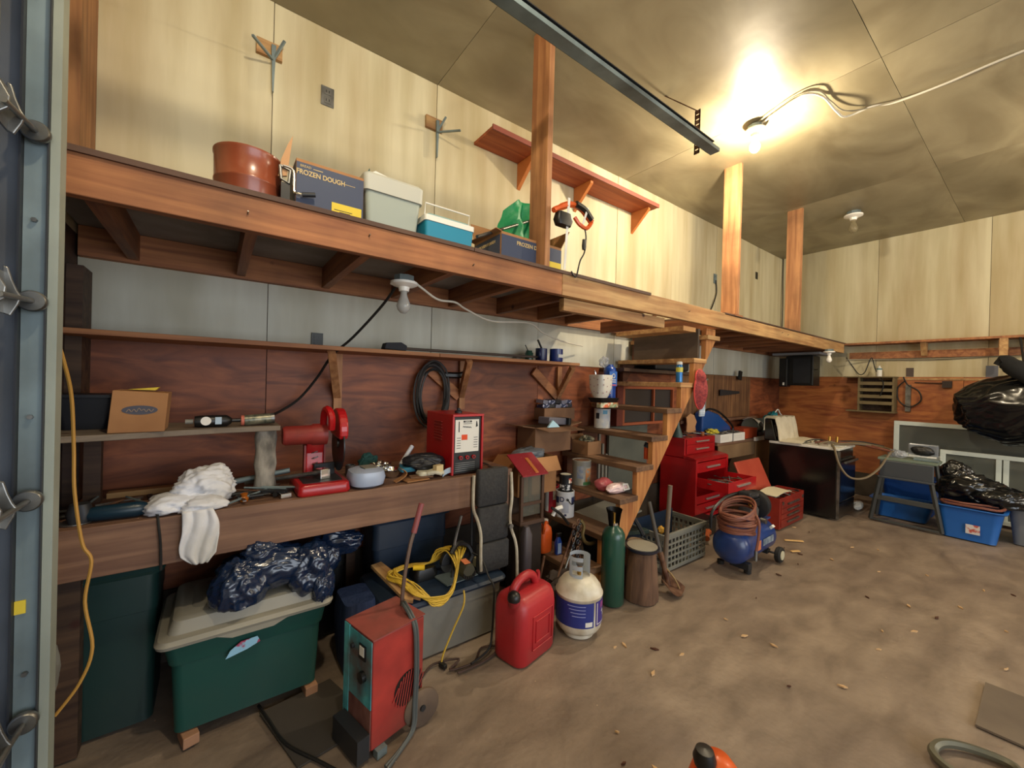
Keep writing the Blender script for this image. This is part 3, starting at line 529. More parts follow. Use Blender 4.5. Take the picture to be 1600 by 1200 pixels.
put('bottle', lathe(nb(), [(0, -.07), (.022, -.068), (.025, -.05), (.025, .04), (.015, .055), (.008, .06), (.008, .09)], (-.0, 2.12, 1.204), 18, 'x'), BLK, g, smooth=True)
put('round_label', cy(nb(), (-.03, 2.09, 1.207), (-.03, 2.0935, 1.207), .018, n=18), LBL, g); put('square_label', ob(nb(), (.012, 2.0935, 1.207), (.022, .002, .03)), mat('blue_white_label', '#a7bccd'), g)
put('cap', cy(nb(), (-.098, 2.12, 1.204), (-.072, 2.12, 1.204), .01), GREY, g, smooth=True)
g = thing('cartridge', 'silver printed cartridge lying at the right end of the small shelf', 'cartridge', (.16, 2.12, 1.179))
put('tube', cy(nb(), (.105, 2.12, 1.203), (.205, 2.12, 1.209), .023, n=20), mat('printed_foil', '#8f8a74', '#3d463e', rough=.35, metal=.4, sc=(40, 20, 40)), g, smooth=True); put('end_cap', cy(nb(), (.205, 2.12, 1.209), (.218, 2.12, 1.21), .024, n=20), STEEL, g, smooth=True)
put('red_band', cy(nb(), (.092, 2.12, 1.203), (.104, 2.12, 1.203), .0225, n=20), mat('salmon_label', '#b86350'), g, smooth=True)
# blue angle grinder and its cord
g = thing('angle_grinder', 'dark blue power grinder lying at the left end of the bench', 'power tool', (-.32, 2.03, BZ))
put('body', lathe(nb(), [(0, -.08), (.020, -.078), (.026, -.06), (.027, 0), (.028, .05), (.022, .072), (.014, .08), (0, .08)], (-.275, 2.01, BZ+.03), 20, 'x'), mat('petrol_blue_plastic', '#122c3a', rough=.35), g, smooth=True)
put('gear_head', stack(nb(), [(.05, .06, .015, BZ+.006), (.065, .07, .02, BZ+.04), (.05, .05, .02, BZ+.07)], c=(-.375, 2.02, 0)), DGR, g, smooth=True); put('disc', cy(nb(), (-.385, 2.03, BZ+.002), (-.385, 2.03, BZ+.006), .045, n=24), STEEL, g)
put('cord', tb(nb(), [(-.197, 2.01, BZ+.03), (-.18, 2.0, BZ+.03), (-.165, 1.96, BZ+.012), (-.158, 1.938, BZ-.03), (-.152, 1.938, BZ-.10), (-.15, 1.94, BZ-.19)], .0045), BCORD, g, smooth=True)
# white cloth draped over the bench edge
cb_ = nb()
crumple(cb_, (-.03, 2.09, BZ+.065), (.10, .085, .078), .22, 1.7, 5, 5, flat=BZ+.004, rot=.3, hf=.8, crease=.10)
crumple(cb_, (-.13, 2.03, BZ+.03), (.085, .075, .034), .22, 1.8, 9, 4, flat=BZ+.004, rot=.1, hf=.8, crease=.10)
crumple(cb_, (-.035, 1.985, BZ+.022), (.075, .05, .028), .2, 1.8, 15, 4, flat=BZ+.004, hf=.8, crease=.10)
def cl(u, v):
    n = mnoise.noise(Vector((u*3, v*3, .3)))
    w_ = .052+.028*math.sin(math.pi*v*.9); xc = -.06+.035*v+.012*math.sin(v*5)
    x = xc+(u-.5)*w_*2*(1 if v < .85 else 1-(v-.85)*3.2)*.75
    y = 1.99-.052*min(1, v*6) if v < .17 else 1.938-.012*abs(math.sin(u*8+v*3))-.012*math.sin(math.pi*v)
    z = BZ+.016-.002*v if v < .17 else BZ+.014-.205*((v-.17)/.83)
    return (x+.006*n, y-.004*n, z)
grid(cb_, 26, 40, cl, .003)
solo('white_cloth', cb_, CLOTH, 'crumpled white cloth draped over the front edge of the bench', 'cloth', smooth=True, ang=180)
# chop saw
cs = thing('chop_saw', 'red metal-cutting chop saw on the bench', 'saw', (.40, 2.1, BZ))
put('base', stack(nb(), [(.215, .27, .02, BZ+.001), (.225, .28, .022, BZ+.01), (.215, .27, .02, BZ+.045), (.205, .26, .02, BZ+.05)], c=(.41, 2.10, 0)), RED, cs, smooth=True)
put('recess', stack(nb(), [(.17, .20, .015, BZ+.0505), (.17, .20, .015, BZ+.052)], c=(.41, 2.1, 0)), DGR, cs)
put('vise_screw', cy(nb(), (.12, 2.24, BZ+.03), (.43, 2.06, BZ+.085), .010), STEEL, cs, smooth=True)
put('vise_jaw', ob(nb(), (.42, 2.07, BZ+.075), (.05, .05, .05), (0, 0, .3)), CHROME, cs, bevel=.004); put('fence', ob(nb(), (.44, 2.15, BZ+.08), (.1, .02, .06), (0, 0, .2)), DGR, cs, bevel=.003)
put('pivot_arm', prism(nb(), [(2.16, BZ+.05), (2.22, BZ+.05), (2.21, BZ+.17), (2.19, BZ+.27), (2.15, BZ+.29), (2.13, BZ+.24), (2.165, BZ+.16)], 'x', .36, .44), RED, cs, bevel=.006)
put('rib', bx(nb(), .352, .36, 2.16, 2.2, BZ+.06, BZ+.2), REDD, cs); put('rib', bx(nb(), .44, .448, 2.16, 2.2, BZ+.06, BZ+.2), REDD, cs)
put('motor', lathe(nb(), [(0, -.10), (.038, -.10), (.045, -.09), (.046, .02), (.052, .03), (.052, .09), (0, .09)], (.355, 2.14, BZ+.255), 24, 'x'), REDD, cs, smooth=True)
put('blade_guard', prism(nb(), [(2.10+.105*math.cos(R(a)), BZ+.28+.105*math.sin(R(a))) for a in range(0, 196, 12)]+[(2.01, BZ+.24), (2.19, BZ+.25)], 'x', .475, .515), RED, cs, bevel=.008)
put('cutting_disc', cy(nb(), (.492, 2.11, BZ+.20), (.498, 2.11, BZ+.20), .125, n=40), BLK, cs, smooth=True); put('hub', cy(nb(), (.486, 2.11, BZ+.21), (.504, 2.11, BZ+.21), .022), STEEL, cs)
put('handle', tb(nb(), [(.43, 2.14, BZ+.29), (.425, 2.10, BZ+.36), (.43, 2.05, BZ+.385), (.44, 2.01, BZ+.35), (.445, 2.03, BZ+.29)], .016), RED, cs, smooth=True)
put('spring', tb(nb(), [(.40+.018*math.cos(i*.9), 2.175+.018*math.sin(i*.9), BZ+.06+i*.004) for i in range(28)], .003, n=5, k=1, smooth=False), STEEL, cs)
# clutter: loose tools on the bench
def spill(x0, x1, y0, y1, z, n, seed, what, group):
    r = random.Random(seed); ms = (STEEL, DGR, BLK, RUST, GALV)
    kinds = ('spanner', 'screwdriver', 'steel rod', 'pliers', 'file'); ORD = ('first', 'second', 'third', 'fourth', 'fifth', 'sixth')
    for i in range(n):
        x, y, a = x0+(x1-x0)*(i+.5)/n, y0+(y1-y0)*r.random(), r.random()*3.1; L_ = .05+r.random()*.05; c, s_ = math.cos(a), math.sin(a); zz = z+.006+r.random()*.02; kd = i % 5
        L_ = min(L_, (y1-y0)/2+.02) if y1-y0 < .1 else L_
        b = nb()
        if kd == 0:
            bar(b, (x-c*L_, y-s_*L_, zz), (x+c*L_, y+s_*L_, zz), .012, .005); lathe(b, [(.006, 0), (.014, 0), (.014, .006), (.006, .006)], (x+c*L_, y+s_*L_, zz-.003), 12)
        elif kd == 1:
            cy(b, (x-c*L_, y-s_*L_, zz), (x, y, zz), .010, .008, n=8); cy(b, (x, y, zz), (x+c*L_, y+s_*L_, zz), .003, n=6)
        elif kd == 3:
            for q in (-.12, .12): bar(b, (x-math.cos(a+q)*L_, y-math.sin(a+q)*L_, zz), (x+math.cos(a-q)*L_*.6, y+math.sin(a-q)*L_*.6, zz), .008, .008)
        else: cy(b, (x-c*L_, y-s_*L_, zz), (x+c*L_, y+s_*L_, zz+.01), .005, .004, n=7)
        solo(kinds[kd].replace(' ', '_'), b, ms[(i+kd) % 5], '%s %s from the left %s' % (ORD[i//5], kinds[kd], what), 'tool', group, smooth=True)
spill(.09, .30, 2.0, 2.14, BZ, 16, 3, 'in the heap before the chop saw', 'loose tools left of the chop saw')
spill(-.46, -.2, 2.1, 2.3, BZ, 9, 8, 'behind the blue grinder', 'loose tools behind the grinder')
solo('long_steel_bar', cy(nb(), (.02, 2.26, BZ+.03), (.30, 2.22, BZ+.075), .013), GALV, 'long grey steel bar lying toward the chop saw', 'bar', smooth=True)
solo('chrome_block', ob(nb(), (.255, 2.0, BZ+.012), (.045, .03, .022), (0, 0, .2)), CHROME, 'small chrome box near the front edge by the chop saw', 'metal block', bevel=.003)
solo('amber_knob', lathe(nb(), [(0, 0), (.014, 0), (.017, .012), (.01, .022), (.014, .034), (0, .038)], (.105, 2.02, BZ+.003)), mat('amber_plastic', '#b8641c', rough=.2, trans=.3), 'amber plastic knob lying beside the white cloth', 'knob', smooth=True)
solo('timber_offcut', ob(nb(), (-.15, 2.38, BZ+.012), (.42, .05, .022), (0, 0, .02)), LX, 'thin pale timber strip along the back of the bench', 'board')
# translucent jug lying on its side
jg = thing('plastic_jug', 'translucent bluish jug lying on its side with a cut opening', 'jug', (.61, 2.02, BZ))
put('body', stack(nb(), [(.10, .12, .05, BZ+.001), (.155, .17, .06, BZ+.015), (.17, .19, .065, BZ+.05), (.155, .175, .06, BZ+.08), (.10, .12, .045, BZ+.092)], c=(.61, 2.03, 0), n=7), MILK, jg, smooth=True)
put('grey_insert', ob(nb(), (.62, 2.02, BZ+.095), (.07, .06, .006), (.1, .05, .2)), GREY, jg, bevel=.002)
solo('steel_mug', lathe(nb(), [(0, 0), (.025, 0), (.026, .06), (.022, .06), (.022, .006), (0, .006)], (.60, 2.28, BZ)), STEEL, 'small steel cup behind the translucent jug', 'cup', smooth=True)
solo('green_ball_of_rag', crumple(nb(), (.72, 2.36, BZ+.045), (.05, .04, .05), .25, 3, 4, 4, flat=BZ+.001), mat('dark_teal_rag', '#1d4a48', rough=.8), 'dark teal rag ball against the plywood behind the jug', 'rag', smooth=True)
solo('chrome_bowl', lathe(nb(), [(0, 0), (.03, 0), (.055, .03), (.058, .045), (.052, .045), (.028, .006), (0, .006)], (.78, 2.14, BZ)), CHROME, 'small shiny metal bowl between jug and leather pieces', 'bowl', smooth=True)
solo('foil_scrap', crumple(nb(), (.74, 2.2, BZ+.04), (.055, .04, .035), .5, 3.5, 6, 4, flat=BZ+.001), CHROME, 'crumpled shiny foil piece behind the metal bowl', 'foil', smooth=True)
def glove(x, y, z, a, m, label):
    b = nb(); c, s_ = math.cos(a), math.sin(a)
    def P(u, v, w_): return (x+c*u-s_*v, y+s_*u+c*v, z+w_)
    stack(b, [(.085, .075, .02, 0), (.09, .085, .03, .012), (.07, .07, .02, .024)], c=(x, y, z))
    for k in range(4): tb(b, [P(.02, -.035+k*.022, .014), P(.06, -.04+k*.025, .022), P(.095+.01*(k in (1, 2)), -.044+k*.028, .012)], [.012, .011, .009], n=8)
    tb(b, [P(-.01, .03, .014), P(.02, .065, .02), P(.05, .08, .012)], [.013, .011, .009], n=8)
    return solo('work_glove', b, m, label, 'glove', 'gloves on the bench', smooth=True)
glove(.86, 2.12, BZ+.03, .4, mat('teal_glove', '#2c6f86', rough=.8), 'teal and white work glove on the scraps left of the red welder')
glove(.93, 2.04, BZ+.015, -.5, mat('pale_leather', '#c7c3ae', rough=.8), 'pale leather work glove on the scraps left of the red welder')
solo('card_curl', grid(nb(), 10, 6, lambda u, v: (.75+.06*math.sin(u*2.6), 1.99+.04*v, BZ+.003+.07*u), .003), KRAFT, 'curled brown cardboard strip at the bench edge', 'cardboard', smooth=True)
for i, (x, y, z, s, a, m_, lb) in enumerate(((.86, 2.0, .006, (.13, .07, .006), .1, KRAFT, 'flat brown cardboard offcut'), (.90, 2.02, .014, (.12, .06, .006), -.25, KRAFTD, 'flat dull cardboard offcut'), (.985, 1.99, .03, (.05, .03, .045), .3, mat('cream_foam', '#cdb88a', rough=.8), 'cream foam block'))):
    solo('scrap_piece', ob(nb(), (x, y, BZ+z+s[2]/2-.002), s, (0, 0, a)), m_, lb+' at the front of the bench near the red welder', 'scrap', bevel=.001)
def lea(u, v):
    return (.83+.22*u, 2.06+.13*v, BZ+.035+.09*math.sin(math.pi*min(1, u*.75+.12))*(1-.4*v)+.012*mnoise.noise(Vector((u*5, v*5, 7))))
solo('black_leather_sleeve', crumple(nb(), (.955, 2.10, BZ+.075), (.115, .07, .05), .16, 1.4, 33, 5, rot=-.35, hf=.4, crease=.05), mat('black_leather', '#1c1d22', rough=.45, bump=.2, bsc=40), 'folded black leather sleeve heaped left of the red welder', 'leather sleeve', smooth=True)
solo('paper_roll', cy(nb(), (.84, 2.16, BZ+.06), (.92, 2.20, BZ+.15), .012), mat('pale_paper', '#c3c6cf', rough=.7), 'rolled pale paper poking up from the scraps', 'paper roll', smooth=True)
solo('clear_visor_strip', grid(nb(), 10, 4, lambda u, v: (1.01+.06*u, 1.985+.015*math.sin(u*3), BZ+.004+.03*v+.02*u), .002), mat('pale_blue_plastic', '#a9bccf', rough=.2), 'curved pale plastic strip at the foot of the red welder', 'plastic strip', smooth=True)
# red welder
we = thing('arc_welder', 'red boxy welder with black front and white printed panel on the bench', 'welder', (1.17, 2.12, BZ))
w0, w1, v0, v1, z0, z1 = 1.062, 1.262, 1.985, 2.32, BZ+.006, BZ+.345
put('case', bx(nb(), w0, w1, v0+.008, v1, z0, z1), RED, we, bevel=.006)
put('front_panel', bx(nb(), w0+.012, w1-.012, v0, v0+.0075, z0+.004, z1-.014), BLK, we, bevel=.002)
put('hood_lip', bx(nb(), w0-.001, w1+.001, v0-.012, v0+.0078, z1-.011, z1+.001), RED, we); put('side_lip', bx(nb(), w0-.001, w0+.010, v0-.008, v0+.0078, z0, z1-.0115), RED, we); put('side_lip', bx(nb(), w1-.010, w1+.001, v0-.008, v0+.0078, z0, z1-.0115), RED, we)
put('printed_panel', bx(nb(), w0+.02, w1-.026, v0-.0015, v0-.0002, z0+.125, z1-.03), LBL, we)
put('brand_plate', bx(nb(), w0+.07, w0+.125, v0-.0022, v0-.0016, z1-.046, z1-.036), INK, we); text('CANOX', .009, (w0+.0975, v0-.0025, z1-.041), FR, LBL, we, bold=True)
put('print_line', bx(nb(), w0+.07, w0+.126, v0-.0021, v0-.0016, z1-.055, z1-.052), INK, we); put('script_marks', tb(nb(), [(w0+.068+.0055*i, v0-.002, z1-.070-.0006*i+(.004 if i % 2 else -.003)) for i in range(11)], .0016, n=5), INK, we)
put('orange_sticker', bx(nb(), w0+.06, w0+.098, v0-.0022, v0-.0016, z1-.145, z1-.115), mat('orange_sticker', '#dc4a12', rough=.6), we)
put('scale_slot', bx(nb(), w0+.04, w0+.046, v0-.0022, v0-.0016, z1-.10, z1-.04), INK, we); put('torch_drawing', prism(nb(), [(w1-.045, z1-.04), (w1-.04, z1-.04), (w1-.034, z1-.07), (w1-.048, z1-.075)], 'y', v0-.0022, v0-.0016), INK, we)
for k in range(5): put('print_line', bx(nb(), w0+.03+.0, w0+.055, v0-.0021, v0-.0016, z1-.135-k*.014, z1-.132-k*.014), INK, we); put('print_line', bx(nb(), w1-.06, w1-.034, v0-.0021, v0-.0016, z1-.135-k*.014, z1-.132-k*.014), INK, we)
for k in range(3):
    j = put('dial', cy(nb(), (w0+.055+k*.042, v0-.012, z0+.095), (w0+.055+k*.042, v0-.0005, z0+.095), .011, n=18), RED, we, smooth=True); put('dial_centre', cy(nb(), (w0+.055+k*.042, v0-.0135, z0+.095), (w0+.055+k*.042, v0-.0125, z0+.095), .006, n=12), INK, j)
for k in range(5): put('front_louvre', bx(nb(), w0+.022, w1-.05, v0-.003, v0-.0003, z0+.018+k*.011, z0+.022+k*.011), STEEL, we)
for k in range(7): put('side_louvre', ob(nb(), (w0-.002, v0+.17, z1-.05-k*.017), (.006, .10, .005), (0, .5, 0)), REDD, we)
for k in range(4): put('lower_louvre', ob(nb(), (w0-.002, v0+.17, z0+.03+k*.014), (.006, .10, .005), (0, .5, 0)), REDD, we)
put('top_knob', lathe(nb(), [(0, 0), (.022, 0), (.022, .012), (.01, .018), (.01, .03), (0, .03)], (w0+.09, 2.08, z1)), DGR, we, smooth=True)
solo('steel_offcuts', tb(nb(), [(1.30, 2.1, BZ+.006), (1.35, 2.2, BZ+.02), (1.40, 2.12, BZ+.008), (1.36, 2.05, BZ+.014), (1.42, 2.0, BZ+.01)], .006), STEEL, 'bent wire piece on the bench right of the welder', 'wire', smooth=True)
# ================================================================== on and under the long shelf
solo('long_handled_broom', cy(nb(), (.88, 2.31, 1.585), (2.05, 2.36, 1.60), .009), mat('dark_broom_stick', '#4c3e34', rough=.6), 'dark broom stick lying along the long shelf', 'broom stick', smooth=True)
bh = solo('broom_head', prism(nb(), [(.77, 1.575), (.90, 1.57), (.905, 1.60), (.87, 1.618), (.78, 1.61)], 'y', 2.27, 2.34), mat('charcoal_felt', '#2a2c33', rough=.9), 'charcoal broom head lying on the long shelf', 'broom head', bevel=.004)
def mug(x, y, z, r, h, m, label, hand=True, cat='mug', text_=None):
    t = thing('blue_mug', label, cat, (x, y, z)); put('cup', lathe(nb(), [(0, 0), (r*.92, 0), (r, .01), (r, h), (r*.9, h), (r*.88, .012), (0, .012)], (x, y, z), 26), m, t, smooth=True)
    if hand: put('handle', tb(nb(), [(x-r*.7, y-r*.6, z+h*.85), (x-r*1.2, y-r*1.1, z+h*.8), (x-r*1.25, y-r*1.15, z+h*.35), (x-r*.75, y-r*.6, z+h*.2)], .008), m, t, smooth=True)
    if text_: put('white_print', ob(nb(), (x-.003, y-r-.0015, z+h*.45), (r*.9, .001, h*.25)), LBL, t)
    return t
BM = mat('cobalt_enamel', '#1c3070', rough=.3, coat=.3)
mug(2.02, 2.36, 1.568, .045, .10, mat('navy_enamel', '#1b2550', rough=.3), 'navy mug holding a black brush on the long shelf')
mug(2.13, 2.31, 1.568, .052, .10, BM, 'cobalt blue tin with white print at the end of the long shelf', hand=False, cat='tin', text_=True)
solo('paint_brush', bar(nb(), (2.04, 2.36, 1.64), (1.99, 2.37, 1.735), .022, .006), BLK, 'black flat brush standing in the navy mug', 'brush')
solo('glass_jar', lathe(nb(), [(0, 0), (.03, 0), (.032, .01), (.032, .06), (.024, .07), (.024, .08), (0, .08)], (1.93, 2.40, 1.568)), mat('dirty_green_glass', '#2f4a3c', rough=.2), 'small dark green jar left of the navy mug', 'jar', smooth=True)
solo('thin_brush', cy(nb(), (1.93, 2.40, 1.63), (1.90, 2.41, 1.69), .004), BLK, 'thin dark brush standing in the green jar', 'brush', smooth=True)
solo('putty_lump', crumple(nb(), (1.84, 2.44, 1.585), (.035, .03, .018), .2, 3, 2, 3, flat=1.568), GREY, 'small grey putty lump on the long shelf', 'lump', smooth=True)
solo('black_clamp', tb(nb(), [(1.26, 2.50, 1.44), (1.36, 2.47, 1.44), (1.42, 2.48, 1.455)], .022), BLK, 'black holster-like tool hung under the long shelf by the second bracket', 'tool', smooth=True)
cc = thing('cable_coil', 'large black cable coil hanging below the long shelf', 'cable coil', (1.17, 2.5, 1.1))
r_ = random.Random(2)
for k in range(11):
    w_, h_ = .085+r_.random()*.04, .17+r_.random()*.045; ox, oz = r_.uniform(-.012, .012), r_.uniform(-.02, .02)
    put('cable_loop', tb(nb(), [(1.175+ox+w_*math.sin(R(a)), 2.50-.03*r_.random(), 1.31+oz+h_*math.cos(R(a))) for a in range(0, 360, 45)], .007, closed=True, n=6), BCORD if k % 3 else mat('dull_grey_cable', '#3d3d3e', rough=.5), cc, smooth=True)
put('loose_end', tb(nb(), [(1.16, 2.46, 1.17), (1.14, 2.45, 1.10), (1.18, 2.44, 1.08), (1.13, 2.44, 1.05), (1.2, 2.44, 1.03), (1.17, 2.45, 1.0)], .007), BCORD, cc, smooth=True)
# ================================================================== left foreground under the bench
def tote(name, label, cat, c, w_, d_, h, mb_, ml, z=0, taper=.86, lid=None, rot=0, ribs=0, rim=.02, group=None):
    """c = centre on the floor, built unrotated and turned by rot"""
    t = thing(name, label, cat, (c[0], c[1], z), group)
    put('body', stack(nb(), [(w_*taper, d_*taper, .03, z+.002), (w_*taper, d_*taper, .035, z+.012), (w_*(taper+.04), d_*(taper+.04), .035, z+h*.72), (w_*(taper+.07), d_*(taper+.07), .035, z+h*.725), (w_*.98, d_*.98, .035, z+h-.022)], c=(c[0], c[1], 0)), mb_, t, smooth=True, ang=30)
    if ml is None: # open tub with rolled rim
        return t
    put('lid', stack(nb(), [(w_+.03, d_+.03, .04, z+h-.021), (w_+.04, d_+.04, .045, z+h-.008), (w_+.02, d_+.02, .04, z+h+.006), (w_-.03, d_-.03, .035, z+h+.012), (w_-.06, d_-.06, .035, z+h+.055 if lid else z+h+.014), (w_-.09, d_-.09, .03, z+h+.062 if lid else z+h+.016)], c=(c[0], c[1], 0)), ml, t, smooth=True, ang=30)
    if rot: turn(t, rot)
    return t
gt = tote('storage_tote', 'large dark green tote with a raised grey lid under the bench', 'storage tote', (.14, 2.11), .57, .41, .37, GREEN, GRYL, z=.045, lid=1, taper=.86)
put('lid_recess', stack(nb(), [(.40, .24, .03, .477), (.39, .23, .03, .4785)], c=(.14, 2.12, 0)), GREY, gt, smooth=True)
put('sticker', prism(nb(), [(.05, .290), (.065, .318), (.10, .342), (.155, .345), (.165, .322), (.12, .305)], 'y', 1.902, 1.9045), mat('pale_blue_sticker', '#8fc0dc', '#a23a5c', rough=.4, sc=(22, 22, 22), lo=.48, hi=.54), gt)
put('latch_notch', prism(nb(), [(.02, .395), (.26, .395), (.21, .375), (.07, .375)], 'y', 1.889, 1.8935), GRYL, gt)
for i, (x, y, a, lb) in enumerate(((-.06, 1.945, .25, 'left'), (.36, 1.96, .1, 'right'))):
    solo('wood_block', ob(nb(), (x, y, .021), (.05, .09, .04), (0, 0, a)), mat('pale_block', '#9c7458', rough=.8), 'small wood block under the %s front corner of the green tote' % lb, 'wood block', bevel=.003)
tote('storage_tote', 'dark green bin standing in shadow in the left corner', 'storage tote', (-.295, 2.30), .25, .34, .62, mat('dark_teal_plastic', '#12322f', rough=.5, dirt='#27302c', damt=.5), mat('dark_teal_plastic', '#12322f'), z=.003, taper=.9)
solo('cobwebbed_rag', crumple(nb(), (-.31, 1.39, .68), (.022, .03, .09), .25, 2.0, 12, 4), mat('grey_webbing', '#5a5a55', rough=.9), 'grey dusty rag hanging behind the left door track', 'rag', smooth=True)
def bag(name, label, cs_, m, cat='bin bag', sub=5, big=0):
    b = nb()
    if big: crumple(b, cs_[0][0], cs_[0][1], .12, 1.2, cs_[0][2], 6, hf=.6, crease=.035); cs_ = ()
    for c, s_, sd, rt_, fl_ in cs_: crumple(b, c, s_, .24, 1.5, sd, sub, flat=fl_, rot=rt_, hf=.5, crease=.07)
    return solo(name, b, m, label, cat, smooth=True, ang=180)
bag('black_bin_bag', 'shiny dark bin bag slumped over the lid of the green tote', [((.20, 1.99, .585), (.16, .08, .085), 3, 0, .49), ((.09, 1.94, .555), (.085, .07, .105), 8, .3, .482), ((.35, 1.97, .55), (.085, .08, .10), 5, .4, .44), ((.40, 1.915, .47), (.045, .035, .075), 11, .4, .40), ((.17, 1.98, .67), (.075, .06, .045), 13, .2, None)], BAGB)
bag('black_bin_bag', 'smaller dark bin bag flaring up right of the slumped bag', [((.50, 2.08, .60), (.10, .05, .06), 21, -.3, None), ((.45, 2.08, .54), (.06, .045, .07), 22, .2, None)], BAGB)
tote('storage_tote', 'tall navy bin in the shade under the middle of the bench', 'storage tote', (.95, 2.36), .46, .26, .60, NAVY, NAVY, z=.003, taper=.92)
tote('storage_tote', 'low black bin far back under the bench behind the dark bags', 'storage tote', (.42, 2.42), .36, .20, .50, BLK, BLK, z=.003, taper=.92)
nvb = solo('navy_pleated_bag', stack(nb(), [(.13, .2, .03, .003, 0, 0), (.15, .22, .03, .1), (.16, .22, .03, .25), (.14, .20, .03, .335)], c=(.575, 2.03, 0)), mat('navy_fabric', '#1a2c52', rough=.7, sc=(40, 40, 2), bump=.8), 'navy fabric tool bag squeezed left of the grey tote', 'bag', smooth=True)
# grey tote with navy lid, and what lies on it
gy = tote('storage_tote', 'worn grey tote with a navy lid carrying the yellow cord coil', 'storage tote', (1.00, 2.04), .66, .42, .305, GREY, NAVY, z=.004, taper=.9)
solo('notched_plank', prism(nb(), [(0, -.03), (.33, -.045), (.36, -.02), (.335, .0), (.365, .02), (.34, .045), (0, .03)], 'z', 0, .016), LX, 'pale notched wood plank tilted across the left end of the grey tote', 'plank')
o = bpy.data.objects['notched_plank']; o.location = (.755, 1.98, .36); o.rotation_euler = (0, R(10), R(-76)); o['_o'] = tuple(o.location)
bp = solo('black_battery_pack', stack(nb(), [(.13, .1, .025, .322), (.14, .11, .03, .35), (.12, .09, .03, .385)], c=(.93, 2.03, 0)), BLK, 'black plastic tool case lying inside the yellow cord coil', 'tool case', smooth=True)
yk = thing('yellow_cord_coil', 'coil of thin yellow extension cord draped over the grey tote', 'extension cord', (.92, 1.93, .33))
r_ = random.Random(7)
for k in range(16):
    f = k/15; j = lambda q: r_.uniform(-q, q)
    pts = [(.74+j(.03), 2.00+j(.02), .39+f*.02), (.755+.05*f+j(.015), 1.90+j(.01), .385+j(.01)), (.80+.06*f+j(.01), 1.82, .355-f*.02), (.90+j(.02), 1.79-f*.01, .335-f*.045), (.98+j(.01), 1.80+j(.01), .335-f*.02), (1.04+.01*f, 1.86+j(.01), .40+.02*f), (1.035+f*.10+j(.01), 1.95+j(.01), .475+j(.008)), (.985+.08*f, 2.00+j(.01), .46+j(.012)), (.96+.04*f, 2.02, .40), (.88, 2.05+j(.02), .395), (.80, 2.04+j(.02), .40)]
    put('cord_loop', tb(nb(), pts, .0036, n=5, k=5, closed=True), YCORD, yk, smooth=True)
put('plug', cy(nb(), (.86, 2.0, .405), (.91, 1.97, .405), .014), mat('bright_yellow_plug', '#e0b81c'), yk, smooth=True)
put('cord_tail', tb(nb(), [(1.04, 1.775, .33), (1.035, 1.765, .26), (.98, 1.77, .15), (.93, 1.765, .06), (.915, 1.76, .02)], .0045, n=5), YCORD, yk, smooth=True)
put('cord_end_plug', ob(nb(), (.915, 1.745, .012), (.022, .04, .02), (0, 0, .3)), BLK, yk, bevel=.003)
csw = thing('circular_saw', 'black circular saw with a striped label standing on the grey tote', 'circular saw', (1.17, 2.0, .322)); CS0 = len(bpy.data.objects)
put('base_shoe', ob(nb(), (1.17, 2.0, .326), (.20, .13, .006), (0, 0, .1)), GALV, csw); put('motor', lathe(nb(), [(0, -.10), (.035, -.10), (.042, -.08), (.043, 0), (.038, .03), (0, .03)], (1.18, 1.98, .39), 22, 'y'), mat('olive_grey_plastic', '#3b3a2c', rough=.45), csw, smooth=True)
vb = nb()
for k in range(9): a = R(200+k*18); ob(vb, (1.18+.036*math.cos(a), 1.876, .39+.03*math.sin(a)), (.004, .006, .022))
put('motor_vents', vb, BLK, csw)
put('orange_label', ob(nb(), (1.175, 1.915, .435), (.035, .05, .003), (.1, 0, 0)), mat('orange_label', '#c8744a'), csw); put('blade_guard', prism(nb(), [(1.165+.075*math.cos(R(a)), .395+.075*math.sin(R(a))) for a in range(-10, 200, 14)], 'y', 2.02, 2.05), DGR, csw, bevel=.004)
put('handle', tb(nb(), [(1.13, 1.99, .46), (1.17, 2.0, .50), (1.23, 2.0, .485), (1.26, 1.99, .43), (1.24, 1.99, .39)], .016), BLK, csw, smooth=True); put('blade', cy(nb(), (1.165, 2.055, .385), (1.165, 2.058, .385), .062, n=30), STEEL, csw)
put('power_cord', tb(nb(), [(1.25, 1.99, .44), (1.285, 1.93, .42), (1.29, 1.86, .345), (1.30, 1.822, .30), (1.285, 1.80, .18), (1.28, 1.80, .08), (1.24, 1.77, .02), (1.12, 1.74, .012)], .0055), BCORD, csw, smooth=True)
for o_ in csw.children_recursive: o_.scale = (1.0, 1.0, 1.0)
csw.location = (1.08, 1.93, .3285)
solo('cream_sander_sheet', ob(nb(), (1.27, 1.96, .35), (.09, .08, .05), (.3, 0, .3)), mat('cream_box', '#9f9777', rough=.7), 'small cream box behind the circular saw', 'box', bevel=.003)
solo('tangled_floor_wire', tb(nb(), [(.80, 1.73, .012), (.88, 1.78, .01), (1.0, 1.74, .014), (.93, 1.70, .01), (1.05, 1.68, .012), (1.14, 1.75, .011), (1.22, 1.70, .012), (1.1, 1.66, .01), (.95, 1.66, .012)], .0055), mat('brown_wire', '#3f2b22', rough=.7), 'tangle of dark wire on the floor before the grey tote', 'wire', smooth=True)
solo('floor_cable', tb(nb(), [(.17, 1.97, .01), (.2, 1.85, .01), (.24, 1.7, .01), (.33, 1.55, .01), (.42, 1.40, .01)], .006), BCORD, 'black cable snaking over the floor before the green tote', 'cable', smooth=True)
solo('thin_floor_slab', prism(nb(), [(.17, 1.93), (.45, 1.97), (.50, 1.80), (.40, 1.60), (.26, 1.58)], 'z', .001, .006), mat('dark_mat', '#3f3933', rough=.9), 'thin dark mat lying on the floor before the green tote', 'mat')
